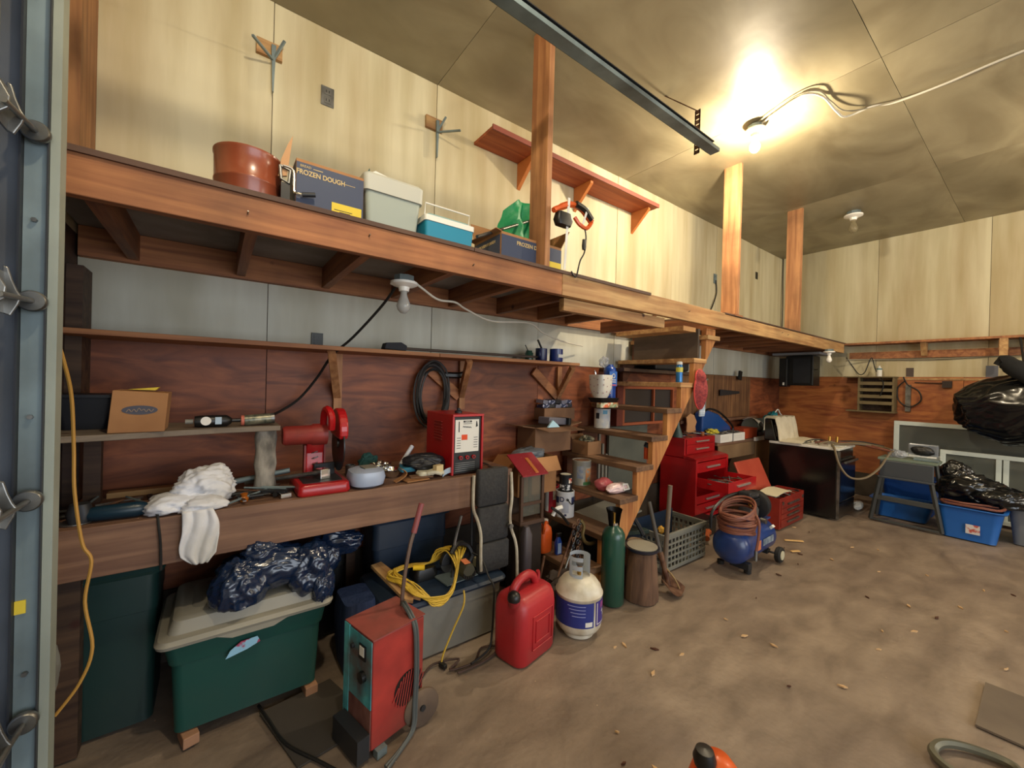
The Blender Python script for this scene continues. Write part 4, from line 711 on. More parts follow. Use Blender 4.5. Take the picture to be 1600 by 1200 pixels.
# ================================================================== red welder cart
wc = thing('welder_cart', 'old red wheeled battery charger with a rusty handle and turquoise end panel', 'battery charger', (.57, 1.59, 0))
ca = R(14); cxx, cyy = .57, 1.59
def W(u, v, z): return (cxx+math.cos(ca)*u-math.sin(ca)*v, cyy+math.sin(ca)*u+math.cos(ca)*v, z)
def wprism(poly, v0, v1):  # poly in (u, z)
    b = nb(); A = [b.verts.new(W(u, v0, z)) for u, z in poly]; B = [b.verts.new(W(u, v1, z)) for u, z in poly]; n = len(poly)
    b.faces.new(A); b.faces.new(B[::-1])
    for i in range(n): b.faces.new((A[i], B[i], B[(i+1) % n], A[(i+1) % n]))
    return b
def wbox(u0, u1, v0, v1, z0, z1): return wprism([(u0, z0), (u1, z0), (u1, z1), (u0, z1)], v0, v1)
put('case', wprism([(-.115, .03), (.06, .03), (.115, .10), (.115, .432), (-.115, .437)], -.10, .095), REDD, wc, bevel=.004)
put('top_plate', wbox(-.118, .118, -.103, .10, .4375, .441), mat('rusty_red_top', '#8d4c44', '#6b4038', rough=.7, sc=(14, 14, 14), dirt='#a0453d', dsc=5, damt=.7), wc)
put('end_panel', wbox(-.119, -.1155, -.095, .06, .18, .43), TEAL, wc); put('end_panel_lower', wbox(-.119, -.1155, -.095, .06, .03, .178), mat('rust_scraped_panel', '#5a2f2a', '#7b5148', rough=.7, sc=(18, 18, 9)), wc)
put('side_flange', wbox(-.121, -.112, .061, .098, .05, .436), TEAL, wc); put('meter', wbox(-.124, -.1195, -.06, -.015, .345, .40), BLK, wc); put('meter_glass', wbox(-.1255, -.1242, -.053, -.022, .36, .395), LBL, wc)
put('selector', cy(nb(), W(-.135, -.045, .285), W(-.119, -.045, .285), .02), BLK, wc, smooth=True); put('switch', cy(nb(), W(-.13, .03, .37), W(-.119, .03, .37), .009), DGR, wc)
put('vent_disc', cy(nb(), W(.045, -.1005, .18), W(.045, -.1015, .18), .066, n=36), BLK, wc)
vm = nb()
for k in range(11):
    h_ = math.sqrt(max(.0002, .064**2-((k-5)*.012)**2)); bar(vm, W(.045+(k-5)*.012-.012, -.103, .18-h_), W(.045+(k-5)*.012+.012, -.103, .18+h_), .004, .003, (0, 1, 0))
put('vent_slats', vm, REDD, wc, kind='stuff')
for s_ in (-1, 1):
    whl = put('wheel', lathe(nb(), [(0, -.008), (.068, -.010), (.074, -.006), (.074, .006), (.068, .010), (0, .008)], W(.10, s_*.116, .0745), 30, 'y'), mat('dusty_brown_wheel', '#6d5a48', '#54453a', rough=.8, sc=(9, 9, 9)), wc, smooth=True)
    put('hub', cy(nb(), W(.10, s_*.130, .0745), W(.10, s_*.118, .0745), .012), DGR, whl)
put('axle', cy(nb(), W(.10, -.105, .0745), W(.10, .105, .0745), .006), RUST, wc)
put('front_foot', wbox(-.10, -.06, -.12, -.09, 0, .03), GALV, wc); put('front_foot', wbox(-.10, -.06, .06, .09, 0, .03), GALV, wc)
put('kick_plate', wbox(-.17, -.122, -.10, .08, .012, .10), DGR, wc)
put('handle', tb(nb(), [W(.09, .02, .43), W(.10, .02, .55), W(.125, .02, .68), W(.145, .02, .74)], .0085), mat('rusty_tube', '#5d4a42', '#77645a', rough=.5, metal=.4, sc=(30, 30, 6)), wc, smooth=True)
put('handle_grip', cy(nb(), W(.144, .02, .735), W(.182, .02, .855), .0125), mat('mauve_rubber_grip', '#8b4a4c', rough=.5), wc, smooth=True)
for dx_ in (0, .012): put('hanging_lead', tb(nb(), [W(.09+dx_, .02, .45), W(.07+dx_, -.02, .465), W(.06+dx_, -.08, .445), W(.06+dx_, -.112, .40), W(.065+dx_, -.116, .25), W(.06+dx_, -.118, .12), W(.045+dx_, -.13, .03), W(-.02+dx_, -.15, .009), W(-.1, -.17-dx_, .009)], .0065), mat('grey_rubber_lead', '#4b5152', rough=.5), wc, smooth=True)
# ================================================================== jerry can
jc = thing('fuel_can', 'red plastic fuel can with a black spout cap on the floor', 'fuel can', (1.33, 1.63, 0))
ja = R(12)
put('body', stack(nb(), [(.285, .19, .05, .003), (.30, .205, .055, .02), (.305, .21, .055, .24), (.30, .20, .055, .285), (.285, .17, .05, .315), (.25, .12, .04, .33)], c=(1.33, 1.63, 0), n=7), REDP, jc, smooth=True, ang=50)
put('handle', tb(nb(), [(1.225, 1.63, .315), (1.235, 1.63, .355), (1.28, 1.63, .385), (1.34, 1.63, .392), (1.385, 1.63, .37), (1.41, 1.63, .325)], .022, n=10), REDP, jc, smooth=True)
put('vent_horn', tb(nb(), [(1.43, 1.63, .30), (1.435, 1.63, .355), (1.43, 1.63, .38)], .011), REDP, jc, smooth=True)
put('spout_neck', cy(nb(), (1.205, 1.60, .30), (1.185, 1.585, .335), .03, .027, 20), REDP, jc, smooth=True); put('black_cap', lathe(nb(), [(0, 0), (.031, 0), (.033, .012), (.029, .03), (.015, .042), (0, .043)], (1.18, 1.582, .333)), BLK, jc, smooth=True)
for a, b, z0, z1 in ((1.265, 1.425, .07, .235), (1.29, 1.40, .10, .205)):
    fr = tb(nb(), [(a, 1.524, z0), (b, 1.524, z0), (b, 1.524, z1), (a, 1.524, z1)], .0035, smooth=False, closed=True); put('embossed_frame', fr, REDP, jc, smooth=True)
turn(jc, ja)
# ================================================================== propane tank
pt = thing('propane_tank', 'white propane tank with blue label and open collar', 'propane tank', (1.685, 1.585, 0))
PX, PY = 1.685, 1.585
TW = mat('chipped_white_paint', '#dcd8ca', '#cfc9b6', rough=.4, sc=(20, 20, 20), dirt='#a08a68', dsc=9, damt=.6)
put('tank', lathe(nb(), [(.0, .016), (.07, .018), (.112, .034), (.126, .056), (.130, .085), (.130, .225), (.133, .228), (.133, .236), (.128, .24), (.120, .268), (.097, .298), (.06, .317), (0, .32)], (PX, PY, 0), 44), TW, pt, smooth=True, ang=50)
put('foot_ring', lathe(nb(), [(.080, 0), (.086, 0), (.088, .028), (.080, .028)], (PX, PY, 0), 36), TW, pt, smooth=True)
def band(a0, a1, z0, z1, r, m, name):
    b = nb(); n = max(3, int(abs(a1-a0)/6)); V = [[b.verts.new((PX+r*math.cos(R(a0+(a1-a0)*i/n)), PY+r*math.sin(R(a0+(a1-a0)*i/n)), z)) for i in range(n+1)] for z in (z0, z1)]
    for i in range(n): b.faces.new((V[0][i], V[0][i+1], V[1][i+1], V[1][i]))
    return put(name, b, m, pt, smooth=True)
TB_ = mat('propane_blue_label', '#26327e', rough=.4, sc=(20, 20, 20))
band(150, 262, .085, .218, .1315, TB_, 'blue_label'); band(268, 400, .085, .218, .1315, mat('violet_label', '#3a2f80', rough=.4), 'blue_label'); band(120, 148, .085, .218, .1314, TB_, 'blue_label')
band(240, 258, .093, .118, .1320, LBL, 'barcode_patch')
for k in range(4): band(196+k*4, 240, .20-k*.018, .204-k*.018, .1320, mat('pale_blue_print', '#8f97c9'), 'print_line')
band(285, 303, .175, .208, .1320, mat('magenta_print', '#8a3f7a'), 'print_patch')
band(272, 274, .095, .21, .1320, LBL, 'white_outline'); band(272, 340, .093, .097, .1320, LBL, 'white_outline')
for a_, z_ in ((290, .155), (306, .145), (298, .13), (312, .165)): band(a_, a_+9, z_-.003, z_+.003, .1322, LBL, 'star_mark'); band(a_+3.5, a_+5.5, z_-.012, z_+.012, .1322, LBL, 'star_mark')
col = nb(); n = 40
def colr(i, z): a = R(-60+300*i/n); return (PX+.058*math.cos(a), PY+.058*math.sin(a), z)
zs = [.312, .335, .36, .385, .41, .432]
V = [[col.verts.new(colr(i, z)) for i in range(n+1)] for z in zs]; fs = []
for j in range(5):
    for i in range(n):
        a = -60+300*i/n
        hole = (j == 3 and (165 < a < 240 or 20 < a < 120)) or (j == 1 and 175 < a < 232)
        if not hole: fs.append(col.faces.new((V[j][i], V[j][i+1], V[j+1][i+1], V[j+1][i])))
bmesh.ops.solidify(col, geom=fs, thickness=.005)
put('collar', col, mat('bluish_white_paint', '#c9d2dc', rough=.35), pt, smooth=True); put('valve', cy(nb(), (PX, PY, .317), (PX, PY, .37), .014), mat('brass', '#a5803c', rough=.3, metal=.9), pt, smooth=True)
put('valve_knob', lathe(nb(), [(0, 0), (.02, 0), (.022, .012), (0, .014)], (PX, PY, .372)), STEEL, pt, smooth=True)
# ================================================================== green gas cylinder
gc = thing('gas_cylinder', 'tall dark green gas cylinder with a black valve guard', 'gas cylinder', (2.075, 1.665, 0))
put('cylinder', lathe(nb(), [(0, 0), (.065, 0), (.073, .01), (.073, .42), (.070, .445), (.055, .475), (.032, .492), (.026, .51), (0, .512)], (2.075, 1.665, .002), 36), GCYL, gc, smooth=True, ang=50)
gd = nb(); n = 24
V = [[gd.verts.new((2.075+r*math.cos(R(a)), 1.665+r*math.sin(R(a)), z)) for a in [-70+ (280*i/n) for i in range(n+1)]] for r, z in ((.034, .50), (.045, .58), (.052, .605))]
fs = [gd.faces.new((V[j][i], V[j][i+1], V[j+1][i+1], V[j+1][i])) for j in range(2) for i in range(n) if not (j == 0 and 13 <= i <= 18)]
bmesh.ops.solidify(gd, geom=fs, thickness=.004)
put('valve_guard', gd, BLK, gc, smooth=True); put('valve', cy(nb(), (2.075, 1.665, .512), (2.075, 1.665, .58), .011), mat('brass', '#a5803c'), gc, smooth=True); put('neck_ring', cy(nb(), (2.075, 1.665, .505), (2.075, 1.665, .52), .03, n=20), CHROME, gc, smooth=True)
# ================================================================== stumps, hub cap, shovel
def stump(x, y, r, h, sd, label, m2=None):
    t = thing('log_stump', label, 'log', (x, y, 0)); b = nb(); lv = []
    for k, z in enumerate((0, .03, h*.35, h*.7, h)):
        lv.append([Vector((x+(r*(1.12-.25*z/h)*(1+.09*mnoise.noise(Vector((math.cos(a)*1.6, math.sin(a)*1.6, sd+z*2)))+.05*mnoise.noise(Vector((math.cos(a)*5, math.sin(a)*5, sd))))*math.cos(a)), y+(r*(1.12-.25*z/h)*(1+.09*mnoise.noise(Vector((math.cos(a)*1.6, math.sin(a)*1.6, sd+z*2)))+.05*mnoise.noise(Vector((math.cos(a)*5, math.sin(a)*5, sd)))))*math.sin(a), z)) for a in [2*math.pi*i/40 for i in range(40)]])
    put('bark', rings(b, lv), m2 or BARK, t, smooth=True, ang=50); put('sawn_top', cy(nb(), (x, y, h+.0005), (x, y, h+.003), r*.80, n=32), ENDG, t)
    return t
stump(2.29, 1.60, .098, .31, 4, 'flared log stump with a grey hubcap on top'); stump(2.42, 1.74, .075, .30, 9, 'narrower reddish log standing behind the flared stump', mat('reddish_log', '#6b3f28', '#945f3f', rough=.9, sc=(12, 12, 2), bump=.6)); stump(2.20, 1.76, .06, .29, 14, 'thin log in the shade behind the green cylinder')
hc = thing('wheel_cover', 'grey plastic lid with dark rim lying on the log stump', 'lid', (2.29, 1.60, .314))
put('dark_rim', lathe(nb(), [(0, 0), (.09, 0), (.108, .012), (.110, .028), (.103, .028), (.085, .008), (0, .006)], (2.29, 1.60, .314), 36), mat('navy_black_rim', '#191c2c', rough=.4), hc, smooth=True); put('grey_face', lathe(nb(), [(0, 0), (.096, 0), (.098, .008), (.06, .016), (0, .016)], (2.29, 1.60, .337), 36), GRYL, hc, smooth=True)
sv = thing('long_handled_shovel', 'rusty shovel leaning upright beside the grey crate', 'shovel', (2.56, 1.50, 0))
put('blade', grid(nb(), 10, 10, lambda u, v: (2.50+.15*(u-.5)*(1-.35*v**2)+.0, 1.44+.03*abs(u-.5)-.0+.16*v*.0+.10*v, .012+.035*(2*abs(u-.5))**2+.05*v), .004), RUST, sv, smooth=True)
put('socket', cy(nb(), (2.50, 1.53, .05), (2.50, 1.60, .25), .018), RUST, sv, smooth=True); put('shaft', cy(nb(), (2.50, 1.60, .24), (2.545, 1.73, .56), .014), mat('grey_weathered_handle', '#4a4642', rough=.7), sv, smooth=True)
solo('upright_wood_handle', cy(nb(), (2.58, 1.62, .006), (2.60, 1.60, .70), .0155), mat('worn_wood_handle', '#6f6152', '#5c4e42', rough=.7, sc=(20, 20, 2)), 'grey-brown upright tool handle standing in front of the red tool chest', 'tool handle', smooth=True)
solo('black_pry_bar', tb(nb(), [(2.44, 1.86, .52), (2.50, 1.80, .40), (2.53, 1.76, .31)], .016), DGR, 'short dark rod slanting into the open bin behind the stump', 'rod', smooth=True)
solo('thin_wire_tail', tb(nb(), [(2.54, 1.66, .30), (2.50, 1.60, .2), (2.52, 1.50, .1), (2.55, 1.47, .012)], .006), mat('tan_cord', '#8a7048'), 'tan cord hanging beside the shovel shaft', 'cord', smooth=True)
# ================================================================== grey crate and lidded bin
cr = thing('lattice_crate', 'grey plastic lattice crate on the floor beside the compressor', 'crate', (2.98, 1.80, 0))
cm = mat('grey_crate_plastic', '#77766c', rough=.55); x0, x1, y0, y1, h = 2.70, 3.30, 1.70, 2.02, .29
for nm, (a, b, c_, d) in (('front', (x0, x1, y0, y0+.008)), ('rear', (x0, x1, y1-.008, y1))):
    for k in range(13): put('lattice_bar', bx(nb(), a+(b-a-.014)*k/12, a+(b-a-.014)*k/12+.014, c_, d, .03, h-.02), cm, cr)
    for k in range(6): put('lattice_rail', bx(nb(), a, b, c_-.003, d, .02+k*.045, .034+k*.045), cm, cr)
for a in (x0, x1-.008):
    for k in range(7): put('lattice_bar', bx(nb(), a, a+.008, y0+.02+k*.042, y0+.034+k*.042, .03, h-.02), cm, cr)
    for k in range(6): put('lattice_rail', bx(nb(), a-.002, a+.008, y0, y1, .02+k*.045, .034+k*.045), cm, cr)
rimb = nb(); bx(rimb, x0-.006, x1+.006, y0-.008, y0+.012, h-.03, h); bx(rimb, x0-.006, x1+.006, y1-.012, y1+.008, h-.03, h); bx(rimb, x0-.006, x0+.012, y0+.0125, y1-.0125, h-.03, h); bx(rimb, x1-.012, x1+.006, y0+.0125, y1-.0125, h-.03, h)
put('rim', rimb, cm, cr, bevel=.003); put('floor_pan', bx(nb(), x0, x1, y0, y1, .005, .018), cm, cr); put('inner_liner', bx(nb(), x0+.012, x1-.012, y1-.024, y1-.014, .03, h+.03), NAVY, cr)
solo('yellow_tag_in_crate', crumple(nb(), (2.86, 1.83, .26), (.03, .02, .03), .3, 3, 3, 3), mat('mustard_plastic', '#b98a2c', rough=.5), 'small mustard yellow piece inside the lattice crate', 'scrap', smooth=True)
solo('dark_contents', crumple(nb(), (2.98, 1.85, .1), (.21, .10, .07), .3, 3, 6, 4, flat=.02), mat('dark_cloth', '#1b1c20', rough=.8), 'dark cloth heap inside the lattice crate', 'cloth', smooth=True)
ob_ = thing('open_navy_bin', 'dark bin with its grey lid tipped open behind the stump', 'bin', (2.49, 2.03, 0))
put('body', stack(nb(), [(.30, .26, .03, .003), (.36, .32, .03, .27), (.37, .33, .03, .275)], c=(2.49, 2.03, 0)), NAVY, ob_, smooth=True); put('front_rim', bar(nb(), (2.34, 1.87, .325), (2.67, 1.83, .295), .05, .03), mat('dark_green_rim', '#1c302c', rough=.5), ob_, bevel=.004)
put('tilted_lid', ob(nb(), (2.66, 2.20, .335), (.60, .30, .014), (.16, -.03, .12)), GRYL, ob_, bevel=.005)
# ================================================================== folded lawn chair
lc = thing('folded_lawn_chair', 'folded lounge chair with charcoal cushion leaning on the bench end', 'lounge chair', (1.30, 1.88, 0))
CU = mat('charcoal_canvas', '#2b2b2c', '#353434', rough=.9, sc=(60, 60, 60), bump=.3)
for k, (a, b) in enumerate(((.70, .905), (.50, .695), (.335, .495))):
    put('cushion', stack(nb(), [(.195, .03, .012, a), (.205, .045, .015, a+.01), (.205, .045, .015, b-.01), (.195, .03, .012, b)], c=(1.285-.00*k, 1.905-.012*k, 0)), CU, lc, smooth=True)
TUB = mat('off_white_tube', '#c5bfae', '#aaa390', rough=.4, sc=(20, 20, 20), dirt='#6e5a44', dsc=9, damt=.5)
put('frame_tube', tb(nb(), [(1.135, 1.86, .89), (1.135, 1.86, .72), (1.165, 1.86, .64), (1.185, 1.855, .56), (1.185, 1.85, .45), (1.19, 1.85, .36)], .009), TUB, lc, smooth=True)
put('frame_tube', tb(nb(), [(1.375, 1.845, .885), (1.385, 1.845, .74), (1.375, 1.845, .64), (1.385, 1.845, .56), (1.42, 1.845, .47), (1.43, 1.84, .36), (1.44, 1.84, .01)], .009), TUB, lc, smooth=True)
put('joint', cy(nb(), (1.378, 1.832, .575), (1.378, 1.858, .575), .014), STEEL, lc, smooth=True); put('rear_tube', tb(nb(), [(1.10, 1.925, .66), (1.06, 1.925, .5), (1.05, 1.92, .33)], .008), STEEL, lc, smooth=True)
put('rear_bar', cy(nb(), (1.175, 1.93, .335), (1.175, 1.94, .86), .008), DGR, lc, smooth=True)
# ================================================================== on the stairs
def can(name, label, x, y, z, r, h, m, cat='paint can', bands=(), lid=STEEL, bail=False, open_=False):
    t = thing(name, label, cat, (x, y, z))
    put('tin', lathe(nb(), [(0, 0), (r, 0), (r*1.02, .004), (r, .008), (r, h-.008), (r*1.03, h-.004), (r*1.02, h), (r*.9, h), (r*.88, h-.006), (0, h-.006)], (x, y, z+.001), 30), m, t, smooth=True)
    for a0, a1, z0, z1, mm in bands:
        b = nb(); n = max(3, int((a1-a0)/8)); V = [[b.verts.new((x+r*1.006*math.cos(R(a0+(a1-a0)*i/n)), y+r*1.006*math.sin(R(a0+(a1-a0)*i/n)), z+zz*h)) for i in range(n+1)] for zz in (z0, z1)]
        for i in range(n): b.faces.new((V[0][i], V[0][i+1], V[1][i+1], V[1][i]))
        put('label_print', b, mm, t, smooth=True)
    put('lid', lathe(nb(), [(0, 0), (r*.86, 0), (r*.86, .003), (0, .002)], (x, y, z+h-.004), 26), lid, t, smooth=True)
    if bail:
        put('bail_ear', cy(nb(), (x-r*.5, y-r*.87, z+h*.72), (x-r*.55, y-r*1.0, z+h*.72), .009), BLK, t); put('bail', tb(nb(), [(x-r*.5, y-r*.95, z+h*.72), (x-r*.1, y-r*1.2, z+h*.55), (x+r*.5, y-r*1.0, z+h*.7), (x+r*.8, y-r*.6, z+h*.8)], .003), DGR, t, smooth=True)
    return t
TR = lambda i: tz(i)
NAVP = mat('navy_print', '#27305a'); CRED = mat('crimson_label', '#a3182a')
can('paint_can', 'large white paint can on the second-lowest tread with a black can on it', 2.13, 2.17, TR(8), .068, .19, mat('white_can_label', '#c9cbd0', rough=.45), bands=((150, 185, .55, .8, NAVP), (205, 250, .2, .62, mat('pale_grey_label', '#a9adbb')), (222, 236, .08, .16, NAVP), (268, 300, .5, .8, NAVP)), bail=True)
wcan = bpy.data.objects['paint_can']
for ch_, an_ in (('D', 206), ('L', 292)):
    aa = R(an_); text(ch_, .05, (2.13+.0692*math.cos(aa), 2.17+.0692*math.sin(aa), TR(8)+.135), (R(90), 0, aa+R(90)), NAVP, wcan, bold=True)
can('paint_can', 'small black can with red and white print standing on a white can', 2.13, 2.17, TR(8)+.192, .048, .12, mat('black_can_label', '#15171c', rough=.4), bands=((150, 270, .08, .4, mat('white_text_band', '#c4c5c8', '#15171c', sc=(50, 50, 50), lo=.5, hi=.52)), (255, 290, .5, .8, mat('red_text_band', '#b5452f', '#e0d8c8', sc=(60, 60, 60), lo=.5, hi=.52))), lid=mat('cream_lid', '#d9d5c4', rough=.4))
can('paint_can', 'red and white paint can behind the large white can', 2.12, 2.31, TR(8), .056, .20, CRED, bands=((150, 205, .02, .95, LBL), (238, 262, .5, .98, LBL)), lid=BLK)
can('paint_can', 'old tin with floral green and orange print on the third tread', 2.33, 2.20, TR(7), .072, .19, mat('faded_tin_print', '#8a8b86', '#a39d8c', rough=.4, metal=.3, sc=(8, 8, 8)), bands=((250, 300, .18, .75, mat('orange_flower_print', '#b57a48', '#8d8f86', sc=(30, 30, 30), lo=.48, hi=.55)), (235, 300, .02, .16, mat('green_band', '#3f7a4c')), (195, 235, .3, .8, mat('blue_grey_print', '#6c7790', '#93928c', sc=(40, 40, 40)))), lid=RUST)
can('paint_can', 'white paint can with worn label below the floral pot', 2.72, 2.34, TR(5), .068, .165, mat('worn_white_label', '#c9c6bd', '#aeb4bd', rough=.5, sc=(20, 20, 20)), bands=((170, 200, .5, .8, DGR), (225, 260, .75, .95, mat('teal_print', '#5a93b0'))), bail=False, lid=BLK)
pc = thing('pink_jug', 'pink translucent jug and white plastic piece on the third tread', 'jug', (2.39, 1.94, TR(7)))
put('pink_body', crumple(nb(), (2.34, 1.98, TR(7)+.045), (.075, .065, .048), .10, 2, 3, 4, flat=TR(7)+.001), mat('pink_film', '#c9656c', rough=.25, trans=.3), pc, smooth=True)
put('white_body', crumple(nb(), (2.37, 1.885, TR(7)+.036), (.11, .05, .036), .12, 2, 5, 4, flat=TR(7)+.001), mat('pinkish_white_plastic', '#dfc4c4', rough=.3), pc, smooth=True); put('white_frame', tb(nb(), [(2.385, 1.83, TR(7)+.03), (2.44, 1.83, TR(7)+.03), (2.445, 1.85, TR(7)+.06), (2.39, 1.85, TR(7)+.066)], .008, smooth=False, closed=True), WHITE, pc, smooth=True)
# boxes on the left ends of the treads
b1 = carton('cardboard_box', 'torn cardboard box with a plastic-wrapped bag beside the stairs', 1.70, 2.06, 2.20, 2.45, .60, .86, KRAFT, flaps=(('f', -62, .11), ('l', -50, .09)))
bag('wrapped_dust_bag', 'grey plastic-wrapped bundle in the torn cardboard box', [((1.88, 2.33, .87), (.13, .09, .045), 31, .1, None)], mat('grey_film', '#6d747c', rough=.2, bump=.5, bsc=20), 'bundle', 4)
solo('yellow_packet', ob(nb(), (1.80, 2.27, .85), (.12, .05, .02), (.2, 0, 0)), YEL, 'yellow packet showing at the edge of the torn cardboard box', 'packet', bevel=.003)
solo('box_support', bx(nb(), 1.60, 1.87, 2.22, 2.49, .0, .598), mat('dark_cabinet_side', '#34261e', rough=.8), 'dark low cabinet behind the paint cans carrying the torn cardboard box', 'cabinet', bevel=.004)
b2 = carton('cardboard_box', 'larger open cardboard box with spread flaps higher beside the stairs', 1.93, 2.30, 2.30, 2.52, .872, 1.06, KRAFTD, flaps=(('f', -5, .15), ('r', 12, .13), ('l', 8, .12)))
b3 = carton('cardboard_box', 'small cardboard box on the fourth tread right of the open box', 2.44, 2.60, 2.24, 2.42, TR(6)+.001, TR(6)+.11, mat('tan_box_card', '#96704e', '#85603f', rough=.8, sc=(5, 5, 5)), flaps=(('b', 50, .05),))
solo('dark_tool_in_box', crumple(nb(), (2.52, 2.33, TR(6)+.12), (.06, .05, .03), .4, 3, 8, 4), mat('olive_tool', '#4a4a3c', '#77705a', rough=.5, sc=(20, 20, 20)), 'olive metal fitting poking from the small cardboard box', 'fitting', smooth=True)
dv = thing('grey_device', 'grey and black power inverter lying on the open cardboard box', 'device', (2.16, 2.36, 1.07))
put('body', ob(nb(), (2.16, 2.36, 1.105), (.22, .12, .055), (0, .06, .1)), mat('mauve_grey_plastic', '#5e5d68', rough=.4), dv, bevel=.008); put('end_panel', ob(nb(), (2.265, 2.34, 1.10), (.03, .122, .057), (0, .06, .1)), BLK, dv, bevel=.004)
for k in range(3): put('terminal', cy(nb(), (2.27, 2.30+k*.025, 1.11), (2.285, 2.295+k*.025, 1.11), .008), CHROME, dv)
solo('blue_white_sachet', prism(nb(), [(2.02, 1.066), (2.14, 1.066), (2.12, 1.085), (2.07, 1.12)], 'y', 2.26, 2.275), mat('sky_white_film', '#a8cfe0', rough=.3), 'pale blue folded packet at the front of the open cardboard box', 'packet')
b4 = carton('cardboard_box', 'brown box full of small navy packets against the wall', 2.12, 2.46, 2.42, 2.55, 1.10, 1.20, KRAFTD)
r_ = random.Random(4)
for k in range(10):
    col_ = (mat('navy_packet', '#222b4d', '#b9bcd0', sc=(40, 40, 40), lo=.55, hi=.6), mat('black_packet', '#16171d', '#7c6c80', sc=(40, 40, 40), lo=.6, hi=.64), mat('silver_packet', '#8e8fa0', rough=.3, metal=.4))[k % 3]
    solo('small_packet', ob(nb(), (2.15+(k % 5)*.066, 2.475+.008*(k % 2), 1.215+.036*(k//5)), (.062, .085, .03), (r_.uniform(-.1, .1), r_.uniform(-.12, .12), r_.uniform(-.2, .2))), col_, '%s packet, %s from the left in the %s layer of the brown box' % (('navy printed', 'black printed', 'silver')[k % 3], ('first', 'second', 'third', 'fourth', 'fifth')[k % 5], 'upper' if k > 4 else 'lower'), 'packet', 'packets in the brown box', bevel=.002)
# tray, label roll, pot on the fifth tread
solo('label_packet', ob(nb(), (2.66, 2.235, TR(4)+.0), (.20, .05, .042), (0, 0, -.1)), mat('orange_green_label', '#d9693f', '#e8dcc0', rough=.5, sc=(30, 6, 30), lo=.47, hi=.53, dirt='#4a7a4c', dsc=22, damt=.9), 'orange, white and green printed packet under the black tray', 'packet', bevel=.004)
solo('black_tray', stack(nb(), [(.20, .13, .02, TR(4)+.022), (.23, .16, .02, TR(4)+.05), (.235, .165, .02, TR(4)+.06)], c=(2.66, 2.28, 0)), BLK, 'black plastic tray under the floral pot', 'tray', smooth=True)
fp = thing('flower_pot', 'cream ceramic pot with small pink flowers on the black tray', 'flower pot', (2.585, 2.25, TR(4)+.062))
FPX, FPY, FPZ = 2.585, 2.25, TR(4)+.062
put('pot', stack(nb(), [(.105, .105, .045, FPZ), (.13, .13, .055, FPZ+.02), (.155, .155, .045, FPZ+.08), (.165, .165, .045, FPZ+.19), (.150, .150, .04, FPZ+.19), (.135, .135, .05, FPZ+.10)], c=(FPX, FPY, 0), n=8), mat('cream_ceramic', '#dcd8cc', rough=.3, coat=.4), fp, smooth=True)
PKF = mat('faded_pink_flower', '#b08f92', rough=.5)
for k in range(9):
    xx, zz = FPX-.05+(k % 3)*.042, FPZ+.04+(k//3)*.055+(.012 if k % 2 else 0)
    put('painted_flower', cy(nb(), (xx, FPY-.0735-(k//3)*.003, zz), (xx, FPY-.0765-(k//3)*.003, zz), .0055, n=7), PKF, fp); put('painted_flower', cy(nb(), (FPX-.0735-(k//3)*.003, FPY-.04+(k % 3)*.04, zz), (FPX-.0765-(k//3)*.003, FPY-.04+(k % 3)*.04, zz), .0055, n=7), PKF, fp)
solo('silver_spoon', tb(nb(), [(2.56, 2.25, FPZ+.10), (2.53, 2.26, FPZ+.20), (2.52, 2.26, FPZ+.225)], .006), CHROME, 'thin silver spoon handle sticking out of the floral pot', 'spoon', smooth=True)
bb = thing('blue_bottle', 'blue labelled plastic bottle behind the floral pot', 'bottle', (2.83, 2.36, TR(4)+.0))
put('bottle', lathe(nb(), [(0, 0), (.05, 0), (.055, .02), (.055, .30), (.048, .32), (.03, .335), (.03, .35), (0, .352)], (2.83, 2.36, TR(4)+.002), 26), mat('royal_blue_plastic', '#17459a', rough=.3, coat=.3), bb, smooth=True)
put('label', ob(nb(), (2.81, 2.305, TR(4)+.225), (.08, .004, .13), (0, 0, -.25)), mat('bright_blue_label', '#2a64b8'), bb)
put('logo_ring', tb(nb(), [(2.81+.016*math.cos(R(a)), 2.300, TR(4)+.25+.018*math.sin(R(a))) for a in range(0, 360, 30)], .0035, closed=True, k=2), LBL, bb); put('pink_stripe', ob(nb(), (2.81, 2.301, TR(4)+.17), (.062, .003, .012), (0, 0, -.25)), mat('pink_stripe', '#b8506c'), bb)
for k in range(2): put('print_line', ob(nb(), (2.81, 2.300, TR(4)+.215-k*.018), (.05, .002, .007), (0, 0, -.25)), LBL, bb)
put('shrink_film', crumple(nb(), (2.77, 2.38, TR(4)+.37), (.045, .035, .045), .4, 3, 6, 4), mat('clear_film', '#b8bcc4', rough=.15, alpha=.45), bb, smooth=True)
sc_ = thing('spray_can', 'blue and yellow spray can with grey cap on the third highest tread', 'spray can', (3.06, 1.83, TR(3)))
put('can', lathe(nb(), [(0, 0), (.026, 0), (.027, .006), (.027, .13), (.02, .145), (0, .146)], (3.06, 1.83, TR(3)+.001), 24), mat('blue_spray_print', '#2765a8', '#3f86c0', rough=.3, metal=.4, sc=(12, 12, 12)), sc_, smooth=True)
put('yellow_band', lathe(nb(), [(.0272, 0), (.0276, .02), (.0272, .04)], (3.06, 1.83, TR(3)+.085), 24), mat('yellow_green_band', '#c5bf4a', rough=.35), sc_, smooth=True); put('cap', lathe(nb(), [(0, 0), (.024, 0), (.023, .02), (.015, .026), (0, .026)], (3.06, 1.83, TR(3)+.147), 20), LBL, sc_, smooth=True)
